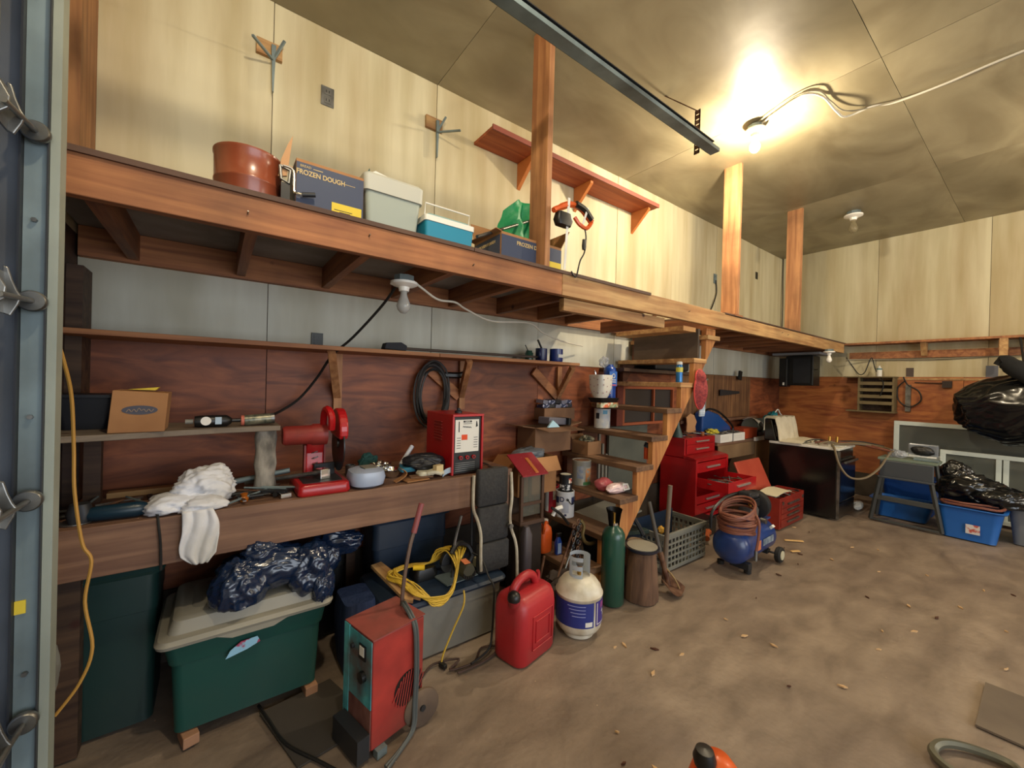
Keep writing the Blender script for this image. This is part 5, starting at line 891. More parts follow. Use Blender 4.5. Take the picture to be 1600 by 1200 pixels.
# red mesh bags, gloves at the stringer
rm = mat('red_mesh_fabric', '#a5403c', '#7a2a30', rough=.8, sc=(60, 60, 60), bump=.5)
for i, (z, a, sx_, lb) in enumerate(((1.48, .3, .06, 'small round red knee pad hanging from the stair stringer, upper one'), (1.37, 0, .095, 'long red knee pad hanging from the stair stringer, lower one'))):
    t = thing('red_knee_pad', lb, 'knee pad', (3.22+.03*i, 1.73, z-.12), 'knee pads')
    put('shell', grid(nb(), 14, 18, lambda u, v, z=z, w_=sx_, i=i: (3.20+.02*i+w_*2*(u-.5)*math.sin(math.pi*(.12+.84*v))**.6, 1.735-.055*math.sin(math.pi*u)*math.sin(math.pi*(.1+.8*v)), z+(.10-.035*(1-i))*(1-2*v)*(1.0+.5*i)), .006), rm, t, smooth=True)
    put('edge_binding', tb(nb(), [(3.20+.02*i+sx_*math.sin(R(q)), 1.735, z+(.10-.035*(1-i))*(1.0+.5*i)*math.cos(R(q))) for q in range(0, 360, 30)], .006, closed=True), mat('bright_red_binding', '#c8403a', rough=.7), t, smooth=True)
for k in range(4): solo('striped_glove_finger', tb(nb(), [(3.24+.018*k, 1.745, 1.26), (3.235+.02*k, 1.74, 1.20), (3.24+.018*k, 1.745, 1.16)], .010), mat('blue_white_knit', '#8fa3b8', '#dfe6ea', rough=.9, sc=(5, 5, 90)), 'blue and white knitted finger hanging under the red pads, %s' % ('leftmost', 'second from left', 'third from left', 'rightmost')[k], 'glove', 'knitted glove fingers', smooth=True)
sd = thing('orange_screwdriver', 'orange and blue handled tool stuck at the stair stringer', 'screwdriver', (2.60, 1.80, TR(6)+.01))
put('grip', cy(nb(), (2.665, 1.85, TR(6)+.02), (2.665, 1.85, TR(6)+.11), .017), mat('orange_grip', '#b5431f', rough=.4), sd, smooth=True); put('cap', cy(nb(), (2.665, 1.85, TR(6)+.111), (2.67, 1.84, TR(6)+.14), .022), mat('navy_cap', '#22304e'), sd, smooth=True)
# lantern with red lid
bf = thing('bird_feeder', 'wooden glass-sided feeder with a sloped red lid between bench and stairs', 'bird feeder', (1.66, 2.10, .50))
put('roof', prism(nb(), [(1.565, .905), (1.70, .915), (1.80, .81), (1.63, .775)], 'y', 2.02, 2.05), mat('dark_red_paint', '#8d2430', rough=.4, spots='#d9b8a0', spsc=40, spth=.12), bf)
bfr = nb(); bar(bfr, (1.56, 2.16, .90), (1.625, 2.02, .79), .012, .24, (1, 0, 0))
rf = prism(nb(), [(2.00, .795), (2.18, .905), (2.18, .913), (2.00, .803)], 'x', 1.585, 1.80); bpy.data.objects.remove(bf.children[0]) if bf.children else None
put('roof', rf, mat('dark_red_paint', '#8d2430'), bf); put('roof_strip', prism(nb(), [(2.01, .810), (2.13, .883), (2.13, .889), (2.01, .816)], 'x', 1.70, 1.725), mat('orange_pine_bracket', '#c0743a'), bf)
for x, y in ((1.60, 2.03), (1.775, 2.03), (1.60, 2.16), (1.775, 2.16)): put('corner_post', bx(nb(), x-.01, x+.01, y-.01, y+.01, .50, .795), mat('feeder_wood', '#4b3426', rough=.7), bf)
put('glass_side', bx(nb(), 1.611, 1.764, 2.032, 2.035, .53, .79), mat('dusty_glass', '#6b6a60', rough=.3, alpha=.5), bf); put('base', bx(nb(), 1.585, 1.79, 2.015, 2.175, .475, .499), mat('feeder_wood', '#4b3426'), bf); put('cross_bar', bx(nb(), 1.611, 1.764, 2.022, 2.03, .60, .62), mat('feeder_wood', '#4b3426'), bf)
solo('feeder_stand', bx(nb(), 1.59, 1.78, 2.03, 2.17, 0, .474), mat('dark_crate_wood', '#2c211b', rough=.9), 'dark narrow crate standing on end under the red-lidded feeder', 'crate', bevel=.003)
# orange jug, spray bottles
ojg = thing('orange_jug', 'orange plastic jug with handle on the lowest tread', 'jug', (1.885, 2.16, TR(9)))
put('body', stack(nb(), [(.10, .08, .03, TR(9)+.001), (.115, .09, .035, TR(9)+.02), (.115, .09, .035, TR(9)+.13), (.10, .075, .03, TR(9)+.17), (.05, .04, .015, TR(9)+.195)], c=(1.90, 2.14, 0)), ORG, ojg, smooth=True)
put('handle', tb(nb(), [(1.865, 2.11, TR(9)+.14), (1.86, 2.09, TR(9)+.19), (1.89, 2.11, TR(9)+.215), (1.92, 2.13, TR(9)+.20)], .011), ORG, ojg, smooth=True); put('cap', cy(nb(), (1.91, 2.14, TR(9)+.196), (1.91, 2.14, TR(9)+.225), .02), LBL, ojg, smooth=True)
sbt = thing('spray_bottle', 'small blue and white spray bottle right of the orange jug', 'spray bottle', (1.955, 2.06, TR(9)))
put('bottle', stack(nb(), [(.05, .035, .012, TR(9)+.001), (.052, .036, .012, TR(9)+.08), (.022, .02, .008, TR(9)+.12)], c=(1.955, 2.05, 0)), mat('cobalt_plastic', '#24449a', rough=.3), sbt, smooth=True); put('label', ob(nb(), (1.950, 2.030, TR(9)+.045), (.03, .003, .07)), mat('pale_blue_label', '#9fb9dc'), sbt); put('trigger_head', ob(nb(), (1.955, 2.045, TR(9)+.135), (.04, .02, .025)), BLK, sbt, bevel=.004)
solo('white_sprayer_tank', stack(nb(), [(.06, .06, .02, .02), (.065, .065, .02, .03), (.065, .065, .02, .26), (.03, .03, .01, .31)], c=(1.60, 1.97, .18)), mat('dull_mauve_plastic', '#4a4347', rough=.5), 'dull grey sprayer tank behind the lounge chair tube', 'sprayer tank', smooth=True)
solo('sprayer_stand', bx(nb(), 1.55, 1.65, 1.92, 2.01, 0, .199), DX, 'dark wood block under the grey sprayer tank', 'block', bevel=.003)
solo('white_spray_nozzle', tb(nb(), [(1.74, 1.88, .56), (1.76, 1.87, .60), (1.80, 1.86, .61)], .013), LBL, 'white nozzle on the black spray wand', 'nozzle', smooth=True)
solo('spray_wand', tb(nb(), [(1.71, 1.86, .62), (1.78, 1.85, .57), (1.86, 1.86, .49)], .009), BLK, 'black spray wand crossing in front of the orange jug', 'spray wand', smooth=True)
# leaning garden tools and chain heap
for i, (p, q, r, m_, lb, nm) in enumerate((((1.60, 1.78, .01), (1.95, 1.90, .42), .008, RUST, 'thin rusty rod leaning behind the propane tank', 'steel_rod'), ((1.70, 1.82, .01), (2.02, 1.90, .47), .007, STEEL, 'thin steel rod leaning toward the lowest treads', 'steel_rod'), ((1.52, 1.80, .01), (1.66, 1.86, .33), .008, RUST, 'short rusty rod leaning behind the fuel can', 'steel_rod'))):
    solo(nm, cy(nb(), p, q, r), m_, lb, 'rod', smooth=True)
solo('curved_brass_pipe', tb(nb(), [(1.96, 1.85, .50), (1.985, 1.84, .46), (1.975, 1.84, .40), (2.0, 1.84, .35), (2.06, 1.85, .32), (2.12, 1.86, .315)], .012), mat('tarnished_brass', '#6b5a34', rough=.5, metal=.5), 'curved tarnished pipe under the second-lowest tread', 'pipe', smooth=True)
ch = thing('chain_bundle', 'dark chain bundle hanging behind the propane tank', 'chain', (1.93, 1.85, .1))
for k in range(26):
    a = k*1.3; put('chain_link', tb(nb(), [(1.93+.03*math.sin(k*2.1)+.010*math.cos(q), 1.84+.006*(k % 3), .50-k*.015+.014*math.sin(q)) for q in [i*math.pi/3 for i in range(6)]], .0045, n=5, k=2, closed=True), DGR if k % 2 else RUST, ch, smooth=True)
solo('black_boot_tray', crumple(nb(), (1.80, 1.84, .11), (.16, .08, .10), .3, 3, 16, 4, flat=.004), mat('dark_brown_leather', '#2b1d16', rough=.7), 'dark brown leather heap in the shade behind the propane tank', 'leather heap', smooth=True)
# behind the stairs
cf = thing('cedar_cabinet_frame', 'reddish wooden frame with two dark panes behind the stair treads', 'cabinet', (3.45, 2.5, 1.02))
RW = mat('red_cedar_frame', '#9c4f2c', rough=.55)
for a, b, c_, d in ((3.08, 3.92, 1.02, 1.045), (3.08, 3.92, 1.368, 1.392), (3.08, 3.105, 1.046, 1.367), (3.56, 3.58, 1.046, 1.367), (3.90, 3.92, 1.046, 1.367)): put('frame_bar', bx(nb(), a, b, 2.40, 2.425, c_, d), RW, cf)
put('side_panel', bx(nb(), 2.99, 3.079, 2.40, 2.472, 1.02, 1.392), mat('maroon_side', '#6b2c20', rough=.6), cf)
for a, b in ((3.106, 3.559), (3.581, 3.899)): put('pane', bx(nb(), a, b, 2.43, 2.436, 1.046, 1.367), mat('dark_pane', '#3a3634', rough=.3), cf)
put('cabinet_body', bx(nb(), 3.08, 3.92, 2.437, 2.472, 1.02, 1.392), PLYD, cf)
solo('black_case', bx(nb(), 3.40, 4.0, 2.28, 2.53, 1.56, 1.72), mat('black_case_fabric', '#0f1115', rough=.6), 'black case on the board behind the top treads', 'case', bevel=.02)
solo('case_shelf', bx(nb(), 2.9, 4.15, 2.26, 2.545, 1.525, 1.556), DX, 'dark shelf board behind the top treads carrying the black case', 'shelf', bevel=.003)
solo('grey_door_panel', bx(nb(), 3.02, 3.62, 2.505, 2.535, .36, 1.0), mat('greenish_grey_panel', '#4e5148', '#5f6156', rough=.7, sc=(3, 3, 3)), 'greenish grey panel leaning on the wall behind the lower treads', 'panel', bevel=.003)
for k in range(3): solo('pale_batten', bx(nb(), 2.86+.05*k, 2.885+.05*k, 2.49, 2.51, .36, .95-.1*k), GREY, 'pale upright strip behind the lower treads, %s of three' % ('left', 'middle', 'right')[k], 'strip', 'strips behind the stairs')
# ================================================================== red tool chest
tc_ = thing('tool_chest', 'tall red rolling tool chest with one drawer pulled open', 'tool chest', (4.2, 2.3, 0))
TX0, TX1, TY0, TY1 = 3.86, 4.52, 2.10, 2.50
HN = mat('pale_drawer_pull', '#c9b8b0', rough=.25, metal=.6)
shl = nb(); bx(shl, TX0, TX0+.03, TY0, TY1, .06, .665); bx(shl, TX1-.03, TX1, TY0, TY1, .06, .665); bx(shl, TX0+.03, TX1-.03, TY1-.02, TY1, .06, .665); bx(shl, TX0+.03, TX1-.03, TY0, TY1-.02, .645, .665); bx(shl, TX0+.03, TX1-.03, TY0, TY1-.02, .06, .10)
put('cabinet', shl, RED, tc_, bevel=.004)
for z0, z1, nm in ((.535, .635, 'drawer'), (.22, .30, 'drawer'), (.115, .21, 'drawer')):
    d = put(nm, bx(nb(), TX0+.035, TX1-.035, TY0+.004, TY1-.03, z0, z1), RED, tc_, bevel=.003); put('handle', bar(nb(), (TX0+.2, TY0-.008, (z0+z1)/2), (TX1-.2, TY0-.008, (z0+z1)/2), .018, .02), HN, d, bevel=.003)
DY0, DY1 = 1.80, 2.12; db = nb()
bx(db, TX0+.035, TX1-.035, DY0, DY0+.012, .40, .50); bx(db, TX0+.035, TX0+.043, DY0+.0121, DY1, .40, .495); bx(db, TX1-.043, TX1-.035, DY0+.0121, DY1, .40, .495); bx(db, TX0+.0431, TX1-.0431, DY0+.0121, DY1, .40, .408)
d = put('open_drawer', db, RED, tc_, bevel=.002); put('handle', bar(nb(), (TX0+.2, DY0-.01, .455), (TX1-.2, DY0-.01, .455), .02, .02), HN, d, bevel=.003)
for k, (a, b, z0, z1) in enumerate(((.0, .0, .80, .862), (0, 0, .70, .795))):
    pass
up_ = nb(); bx(up_, TX0+.02, TX1-.02, TY0+.14, TY1-.01, .668, .868); put('upper_chest', up_, RED, tc_, bevel=.004)
put('upper_ledge', prism(nb(), [(TY0-.005, .666), (TY0+.139, .666), (TY0+.139, .70), (TY0+.02, .682)], 'x', TX0, TX1), RED, tc_, bevel=.002)
for z0, z1 in ((.80, .858), (.705, .795)):
    d = put('drawer', bx(nb(), TX0+.045, TX1-.045, TY0+.128, TY0+.1395, z0, z1), RED, tc_, bevel=.003); put('handle', bar(nb(), (TX0+.21, TY0+.118, (z0+z1)/2), (TX1-.2, TY0+.118, (z0+z1)/2), .018, .016), HN, d, bevel=.003)
for x in (TX0+.06, TX1-.06):
    for y in (TY0+.06, TY1-.06): put('caster', cy(nb(), (x-.015, y, .03), (x+.015, y, .03), .029, n=18), RUB, tc_, smooth=True)
spill(TX0+.06, TX1-.06, DY0+.06, DY1-.06, .435, 24, 13, 'in the open red drawer', 'loose tools in the open drawer')
spill(TX0+.05, TX1-.05, TY0+.18, TY1-.05, .87, 16, 17, 'on top of the red chest', 'loose tools on the tool chest')
solo('plastic_cone', cy(nb(), (4.3, 2.28, .872), (4.3, 2.28, .915), .02), mat('amber_plastic', '#b8641c'), 'amber plastic cap on top of the red tool chest', 'cap', smooth=True)
solo('cone_bottle', lathe(nb(), [(0, 0), (.055, 0), (.05, .02), (.016, .13), (.014, .16), (0, .16)], (3.72, 2.35, .87)), mat('dull_teal_bottle', '#3f5350', rough=.4), 'dull teal cone-shaped bottle at the left of the tool chest top', 'bottle', smooth=True).location.x = 3.93
solo('card_cutout', prism(nb(), [(4.26, .872), (4.46, .872), (4.44, .95), (4.47, 1.0), (4.41, 1.08), (4.33, 1.10), (4.25, 1.06), (4.27, .98)], 'y', 2.44, 2.447), mat('plain_tan_card', '#b98a60', rough=.8), 'wavy-edged tan cardboard piece standing on the tool chest', 'cardboard')
bc = thing('blue_case', 'glossy blue moulded case propped open behind the tool chest', 'case', (4.85, 2.42, .87))
put('shell', prism(nb(), [(4.52, .86), (5.22, .86), (5.20, .92), (4.90, 1.08), (4.62, 1.14), (4.52, 1.10)], 'y', 2.40, 2.50), mat('glossy_blue_plastic', '#1f4a8c', rough=.25, coat=.5), bc, bevel=.015); put('dark_rim', tb(nb(), [(4.54, 2.39, 1.12), (4.66, 2.385, 1.15), (4.92, 2.385, 1.09), (5.2, 2.385, .94), (5.23, 2.385, .87)], .012), BLK, bc, smooth=True)
solo('yellow_rag', crumple(nb(), (4.62, 2.33, .895), (.09, .05, .03), .4, 3, 9, 4, flat=.872), mat('lemon_cloth', '#d6c84a', rough=.8), 'small lemon yellow cloth before the blue case', 'cloth', smooth=True)
# ================================================================== right-hand counter
ct = thing('wall_counter', 'plain wooden counter along the back wall right of the tool chest', 'counter', (5.4, 2.4, 0))
put('top', bx(nb(), 4.56, 6.5, 2.24, 2.55, .74, .775), GX, ct, bevel=.003); put('apron', bx(nb(), 4.56, 6.5, 2.23, 2.239, .58, .74), mat('tan_board', '#8a6e4e', '#75593c', rough=.8, sc=(3, 3, 3)), ct)
put('brace', bar(nb(), (5.0, 2.30, .58), (5.3, 2.5, .36), .03, .04), DX, ct); put('cabinet_side', bx(nb(), 5.50, 6.1, 2.22, 2.54, .0, .739), mat('tan_plywood_cabinet', '#7d5c3c', '#916d49', rough=.7, sc=(3, 3, 9)), ct, bevel=.003)
put('pale_edge', bx(nb(), 5.45, 6.2, 2.205, 2.229, .745, .79), WHITE, ct)
for i, x in enumerate((4.58, 4.90)):
    t = thing('white_parts_box', '%s small white open box on the counter by the tool chest' % ('left', 'right')[i], 'box', (x+.14, 2.33, .776), 'white parts boxes')
    wb_ = nb(); bx(wb_, x, x+.28, 2.22, 2.225, .777, .87); bx(wb_, x, x+.28, 2.38, 2.385, .777, .87); bx(wb_, x, x+.005, 2.2251, 2.3799, .777, .87); bx(wb_, x+.275, x+.28, 2.2251, 2.3799, .777, .87); bx(wb_, x+.0051, x+.2749, 2.2251, 2.3799, .777, .782)
    put('box', wb_, WHITE, t); put('label', bx(nb(), x+.03, x+.2, 2.2185, 2.2197, .80, .85), LBL, t)
    solo('parts_heap', crumple(nb(), (x+.14, 2.30, .855), (.12, .06, .03), .4, 5, 40+i, 4), mat('mixed_fittings', '#4a4744', '#8c8a86', rough=.4, metal=.6, sc=(50, 50, 50)), 'heap of small metal fittings in the %s white box' % ('left', 'right')[i], 'fittings', smooth=True)
solo('red_wood_box', bx(nb(), 5.25, 5.62, 2.26, 2.46, .776, .90), mat('orange_red_paint', '#a8401f', rough=.5), 'orange-red painted box on the counter behind the white boxes', 'box', bevel=.004)
gr = thing('bench_grinder', 'grey bench grinder with a white rag on the counter', 'bench grinder', (5.85, 2.38, .776))
put('motor', lathe(nb(), [(0, -.09), (.07, -.08), (.08, 0), (.07, .08), (0, .09)], (5.85, 2.38, .90), 24, 'x'), GREY, gr, smooth=True)
for x in (5.70, 6.0): put('wheel_guard', cy(nb(), (x-.025, 2.38, .90), (x+.025, 2.38, .90), .10, n=26), GALV, gr, smooth=True)
put('foot', bx(nb(), 5.78, 5.92, 2.31, 2.45, .777, .83), DGR, gr, bevel=.005)
solo('white_rag', grid(nb(), 24, 14, lambda u, v: (5.66+.44*u, 2.26+.2*v, 1.01-.20*u*u+.03*math.sin(9*u+4*v)-.10*(1-v)**2*.6), .004), CLOTH, 'white rag lying over the grey bench grinder', 'rag', smooth=True)
bag('teal_bag', 'teal plastic bag heap on the right end of the counter', [((6.25, 2.36, .90), (.20, .10, .12), 51, 0, .777), ((6.30, 2.34, 1.02), (.08, .06, .07), 52, 0, None)], mat('teal_plastic_film', '#1b7480', rough=.35), 'bag', 4)
solo('pink_box', ob(nb(), (6.47, 2.36, 1.0), (.20, .12, .06), (0, .1, .1)), mat('pink_card', '#b04a6a', rough=.6), 'flat pink box on top of the teal bag', 'box', bevel=.004)
solo('white_wire_loop', tb(nb(), [(6.22, 2.28, 1.08), (6.28, 2.27, 1.12), (6.36, 2.27, 1.06), (6.44, 2.28, 1.04)], .008), WHITE, 'white plastic loop lying on the teal bag', 'loop', smooth=True)
# ================================================================== wall speaker and cubby
pegs = thing('pegboard_rack', 'dark rough plank rack on the back wall behind the tool chest', 'rack', (4.9, 2.5, 1.1))
for k, (a, b) in enumerate(((4.24, 4.60), (4.605, 4.98), (4.985, 5.5), (5.505, 6.0))): put('plank', bx(nb(), a, b, 2.515+.004*(k % 2), 2.546, 1.02, 1.56), wood('rough_brown_plank', '#5f3e26', '#8a6340', 2), pegs)
put('rail', bx(nb(), 4.24, 6.2, 2.50, 2.513, .98, 1.015), GX, pegs)
solo('pull_saw', prism(nb(), [(5.1, 1.30), (5.62, 1.33), (5.62, 1.36), (5.1, 1.38)], 'y', 2.49, 2.495), DGR, 'dark hand saw hanging flat on the plank rack', 'saw'); solo('hanging_hose', tb(nb(), [(4.78, 2.49, 1.5), (4.72, 2.49, 1.45), (4.74, 2.49, 1.2), (4.73, 2.49, 1.02)], .012), GREY, 'grey strap hanging on the plank rack', 'strap', smooth=True); solo('hook_block', ob(nb(), (5.6, 2.48, 1.57), (.06, .03, .12), (0, .2, 0)), BLK, 'small black clamp at the top of the plank rack', 'clamp', bevel=.004)
sp_ = thing('wall_speaker', 'black box speaker hung under a grey panel in the far corner', 'speaker', (6.6, 2.1, 1.46))
put('cabinet', ob(nb(), (6.62, 2.10, 1.665), (.26, .33, .41)), BLK, sp_, bevel=.01); put('left_column', ob(nb(), (6.52, 2.28, 1.64), (.14, .10, .40)), BLK, sp_, bevel=.01); put('baffle', ob(nb(), (6.487, 2.07, 1.665), (.006, .2, .34)), DGR, sp_); put('knob', ob(nb(), (6.54, 1.92, 1.68), (.02, .05, .012)), BLK, sp_); put('white_tag', ob(nb(), (6.447, 2.27, 1.48), (.004, .02, .04)), WHITE, sp_)
solo('grey_shelf_panel', ob(nb(), (6.6, 2.12, 1.895), (.42, .56, .03)), mat('pale_grey_laminate', '#84868c', rough=.5), 'grey flat panel fixed under the loft above the black speaker', 'panel', bevel=.003)
cu = thing('cubby_rack', 'small wooden cubby shelf with five slots on the far wall', 'shelf rack', (7.0, 1.37, 1.14))
CW = mat('dull_olive_wood', '#7a6a48', '#6a5a3c', rough=.7, sc=(5, 5, 5)); ya, yb = 1.20, 1.56
for y in (ya, yb-.02): put('side', bx(nb(), 6.92, 7.085, y, y+.02, 1.15, 1.585), CW, cu)
put('top', bx(nb(), 6.91, 7.085, ya-.01, yb+.15, 1.586, 1.60), CW, cu); put('bottom', bx(nb(), 6.91, 7.085, ya-.01, yb+.12, 1.13, 1.149), CW, cu)
for k in range(1, 5): put('shelf', bx(nb(), 6.92, 7.085, ya+.021, yb-.021, 1.15+k*.085, 1.162+k*.085), CW, cu); put('shelf_lip', bx(nb(), 6.912, 6.919, ya+.001, yb-.001, 1.15+k*.085-.002, 1.19+k*.085), CW, cu)
put('back', bx(nb(), 7.078, 7.0845, ya+.021, yb-.021, 1.15, 1.58), DX, cu)
cbt = thing('caulk_bottle', 'white bottle with blue rim standing on the cubby shelf', 'bottle', (6.98, 1.36, 1.60))
put('bottle', lathe(nb(), [(0, 0), (.028, 0), (.028, .10), (.012, .125), (.010, .14), (0, .14)], (6.98, 1.36, 1.601)), LBL, cbt, smooth=True); put('band', lathe(nb(), [(.0285, 0), (.029, .008), (.0285, .016)], (6.98, 1.36, 1.69)), mat('teal_band', '#2e6a70'), cbt, smooth=True)
solo('cord_bunch', tb(nb(), [(6.95, 1.70, 1.86), (6.96, 1.62, 1.72), (6.97, 1.56, 1.63), (6.96, 1.50, 1.66), (6.97, 1.44, 1.85), (6.97, 1.40, 1.70), (6.97, 1.36, 1.62), (6.9, 1.30, 1.5), (6.9, 1.33, 1.35)], .006), BCORD, 'tangled dark cords above the cubby shelf', 'cord', smooth=True)
solo('ledge_cable', tb(nb(), [(6.95, 1.69, 1.83), (7.06, 1.4, 1.83), (7.07, .9, 1.82), (7.08, .2, 1.845), (7.08, -.6, 1.85)], .008), mat('grey_cable', '#8c8470'), 'grey cable running under the ledge on the far wall', 'cable', smooth=True)
solo('wall_hose_loop', tb(nb(), [(7.04, 1.12, 1.55), (7.05, 1.19, 1.46), (7.05, 1.18, 1.30), (7.05, 1.08, 1.22), (7.05, .98, 1.30), (7.05, 1.0, 1.42), (7.05, 1.10, 1.50), (7.04, 1.14, 1.6)], .008), BCORD, 'dark cord looped on the plywood beside the cubby shelf', 'cord', smooth=True)
solo('wall_bracket_strip', bx(nb(), 7.05, 7.085, 1.07, 1.12, 1.16, 1.5), STEEL, 'vertical metal strip screwed beside the cubby shelf', 'metal strip')
outlet(XR, 1.66, 1.09, mat('dark_bronze', '#4a3b34', rough=.5), 'dark outlet box on the far wall right of the cubby', 1.0, ax='x', holes=False); outlet(XR, 1.66, .42, mat('grey_outlet_cover', '#5c5e68', rough=.5), 'grey outlet cover above the big hanging bag', 1.3, ax='x', holes=False)
bpy.data.objects['power_outlet.004'].location if 'power_outlet.004' in bpy.data.objects else None
solo('long_thin_rod', cy(nb(), (7.07, 1.04, 1.53), (7.07, .74, 1.52), .006), DX, 'thin dark rod fixed to the plywood left of the hanging bag', 'rod')
solo('clamp_block', bx(nb(), 7.04, 7.085, .72, .80, 1.47, 1.55), mat('dark_iron', '#2b1d1a', rough=.6), 'dark iron block on the plywood left of the hanging bag', 'bracket')
# ================================================================== black stove with cloth
sv_ = thing('black_stove', 'black kitchen range with a draped towel on its back guard', 'stove', (5.65, 1.67, 0))
SB = mat('black_enamel', '#0b0b0c', rough=.22, coat=.4)
put('body', bx(nb(), 5.36, 5.93, 1.36, 2.02, .02, .755), SB, sv_, bevel=.01); put('cooktop', bx(nb(), 5.35, 5.94, 1.345, 2.02, .757, .785), mat('white_enamel', '#d5d2c8', rough=.3), sv_, bevel=.006)
put('oven_door', bx(nb(), 5.38, 5.92, 1.335, 1.359, .20, .66), SB, sv_, bevel=.006); put('door_handle', bar(nb(), (5.42, 1.31, .63), (5.88, 1.31, .63), .02, .02), STEEL, sv_, bevel=.004); put('drawer', bx(nb(), 5.38, 5.92, 1.34, 1.359, .04, .19), SB, sv_, bevel=.004)
put('corner_strip', bx(nb(), 5.352, 5.359, 1.335, 1.359, .03, .75), STEEL, sv_); put('back_guard', prism(nb(), [(1.94, .786), (2.08, .786), (2.08, 1.04), (2.0, 1.04)], 'x', 5.36, 5.93), SB, sv_, bevel=.012)
put('control_panel', bar(nb(), (5.38, 1.962, .905), (5.91, 1.962, .905), .004, .14, (0, .22, 1)), STEEL, sv_)
def tw(u, v):
    y = 2.12-.62*v; n = .012*mnoise.noise(Vector((u*6, v*5, 1)))
    if v < .25: z = .90+.60*v; yy = 2.10
    elif v < .34: z = 1.055; yy = 2.10-1.3*(v-.25)
    else: t_ = (v-.34)/.66; z = 1.055-.262*min(1, t_*2.6)**1.3; yy = 1.985-.06*min(1, t_*2.6)-.36*max(0, t_-.38)
    return (5.34+.60*u+.02*math.sin(v*6), yy-abs(n)-.02, z+n+.016*abs(math.sin(u*11)))
solo('towel', grid(nb(), 26, 40, tw, .006), CLOTHW, 'cream towel draped over the stove back guard', 'towel', smooth=True)
solo('paper_sheet', ob(nb(), (5.68, 1.45, .79), (.3, .16, .004), (0, 0, .3)), LBL, 'white paper lying on the stove top', 'paper')
hs = thing('torch_hose', 'tangled brown gas hose with brass fittings lying across the stove', 'hose', (5.9, 1.3, .79))
put('hose', tb(nb(), [(5.55, 1.62, .80), (5.62, 1.52, .82), (5.75, 1.42, .81), (5.85, 1.30, .80), (5.82, 1.18, .79), (5.78, 1.08, .78), (5.75, 1.0, .77)], .012), BRHOSE, hs, smooth=True); put('hose', tb(nb(), [(5.50, 1.45, .80), (5.65, 1.36, .815), (5.8, 1.28, .81), (5.88, 1.14, .80), (5.82, 1.02, .785)], .012), mat('olive_hose', '#6b5c44', rough=.5), hs, smooth=True)
put('hose', tb(nb(), [(5.4, 1.42, .80), (5.33, 1.38, .78), (5.31, 1.33, .62), (5.34, 1.25, .50), (5.45, 1.15, .50), (5.60, 1.07, .60), (5.72, 1.02, .74), (5.74, .99, .785)], .011), mat('olive_hose', '#6b5c44'), hs, smooth=True); put('hose', tb(nb(), [(5.60, 1.55, .80), (5.78, 1.50, .82), (5.93, 1.36, .80), (5.90, 1.22, .80), (5.80, 1.12, .79), (5.84, 1.0, .76)], .012), BRHOSE, hs, smooth=True); put('hose', tb(nb(), [(5.42, 1.55, .80), (5.52, 1.48, .83), (5.62, 1.40, .80), (5.75, 1.33, .82), (5.9, 1.24, .81), (5.86, 1.08, .79)], .011), mat('olive_hose', '#6b5c44'), hs, smooth=True); put('black_lead', tb(nb(), [(5.45, 1.70, .80), (5.5, 1.6, .84), (5.7, 1.5, .82), (5.9, 1.3, .83), (5.95, 1.1, .80)], .007), BCORD, hs, smooth=True)
for k, (x, y) in enumerate(((5.60, 1.50), (5.63, 1.44))): put('brass_fitting', cy(nb(), (x, y, .82), (x+.01, y, .88), .014), mat('brass', '#a5803c'), hs, smooth=True)
# ================================================================== workmate stand, tubs, bags, windows
wm = thing('folding_work_stand', 'grey folding work stand with steel legs beside the stove', 'work stand', (5.85, .88, 0))
WG = mat('slate_grey_plastic', '#3f444a', rough=.45); WF = mat('grey_frame_steel', '#4d4f4e', rough=.5, metal=.3)
put('top', bx(nb(), 5.68, 5.98, .66, 1.10, .685, .71), mat('greenish_worktop', '#6d7a6c', rough=.6), wm, bevel=.004)
put('front_skirt', bar(nb(), (5.675, .68, .60), (5.675, 1.08, .60), .02, .17), WG, wm, bevel=.008); put('skirt_lip', bar(nb(), (5.66, .67, .51), (5.66, 1.09, .51), .03, .02), WG, wm, bevel=.004)
for y, yo in ((.70, .63), (1.08, 1.17)):
    put('leg', bar(nb(), (5.70, y, .50), (5.80, yo, .012), .03, .03), WF, wm, bevel=.004); put('rear_leg', bar(nb(), (5.95, y, .66), (6.05, yo, .012), .025, .025), WF, wm, bevel=.003)
put('stretcher', bar(nb(), (5.755, .66, .27), (5.755, 1.14, .27), .03, .05), WF, wm, bevel=.004); put('foot_bar', bar(nb(), (5.80, .62, .02), (5.80, 1.18, .02), .022, .022), WF, wm, bevel=.003)
solo('steel_tool_box', bx(nb(), 5.74, 5.86, .66, .84, .712, .735), GALV, 'flat grey metal tray on the work stand', 'tray', bevel=.003)
fs_ = thing('face_shield', 'clear-framed black helmet pack standing on the work stand', 'helmet', (5.9, .80, .735))
put('pack', bx(nb(), 5.88, 5.93, .68, .90, .737, .87), mat('clear_blister', '#8d939c', rough=.15, alpha=.5), fs_, bevel=.01); put('black_shell', crumple(nb(), (5.865, .79, .80), (.03, .085, .05), .12, 2, 2, 4), BLK, fs_, smooth=True); put('white_card', bx(nb(), 5.862, 5.878, .69, .89, .737, .752), WHITE, fs_)
for k, (y, m_) in enumerate(((.98, mat('clear_film', '#b8bcc4')), (1.02, CLEAR))): solo('clear_plastic_pack', crumple(nb(), (5.80, y-.03, .75), (.03, .05, .04), .4, 3, 60+k, 3, flat=.712), m_, 'crumpled clear plastic pack on the work stand, %s one' % ('right', 'left')[k], 'plastic pack', smooth=True)
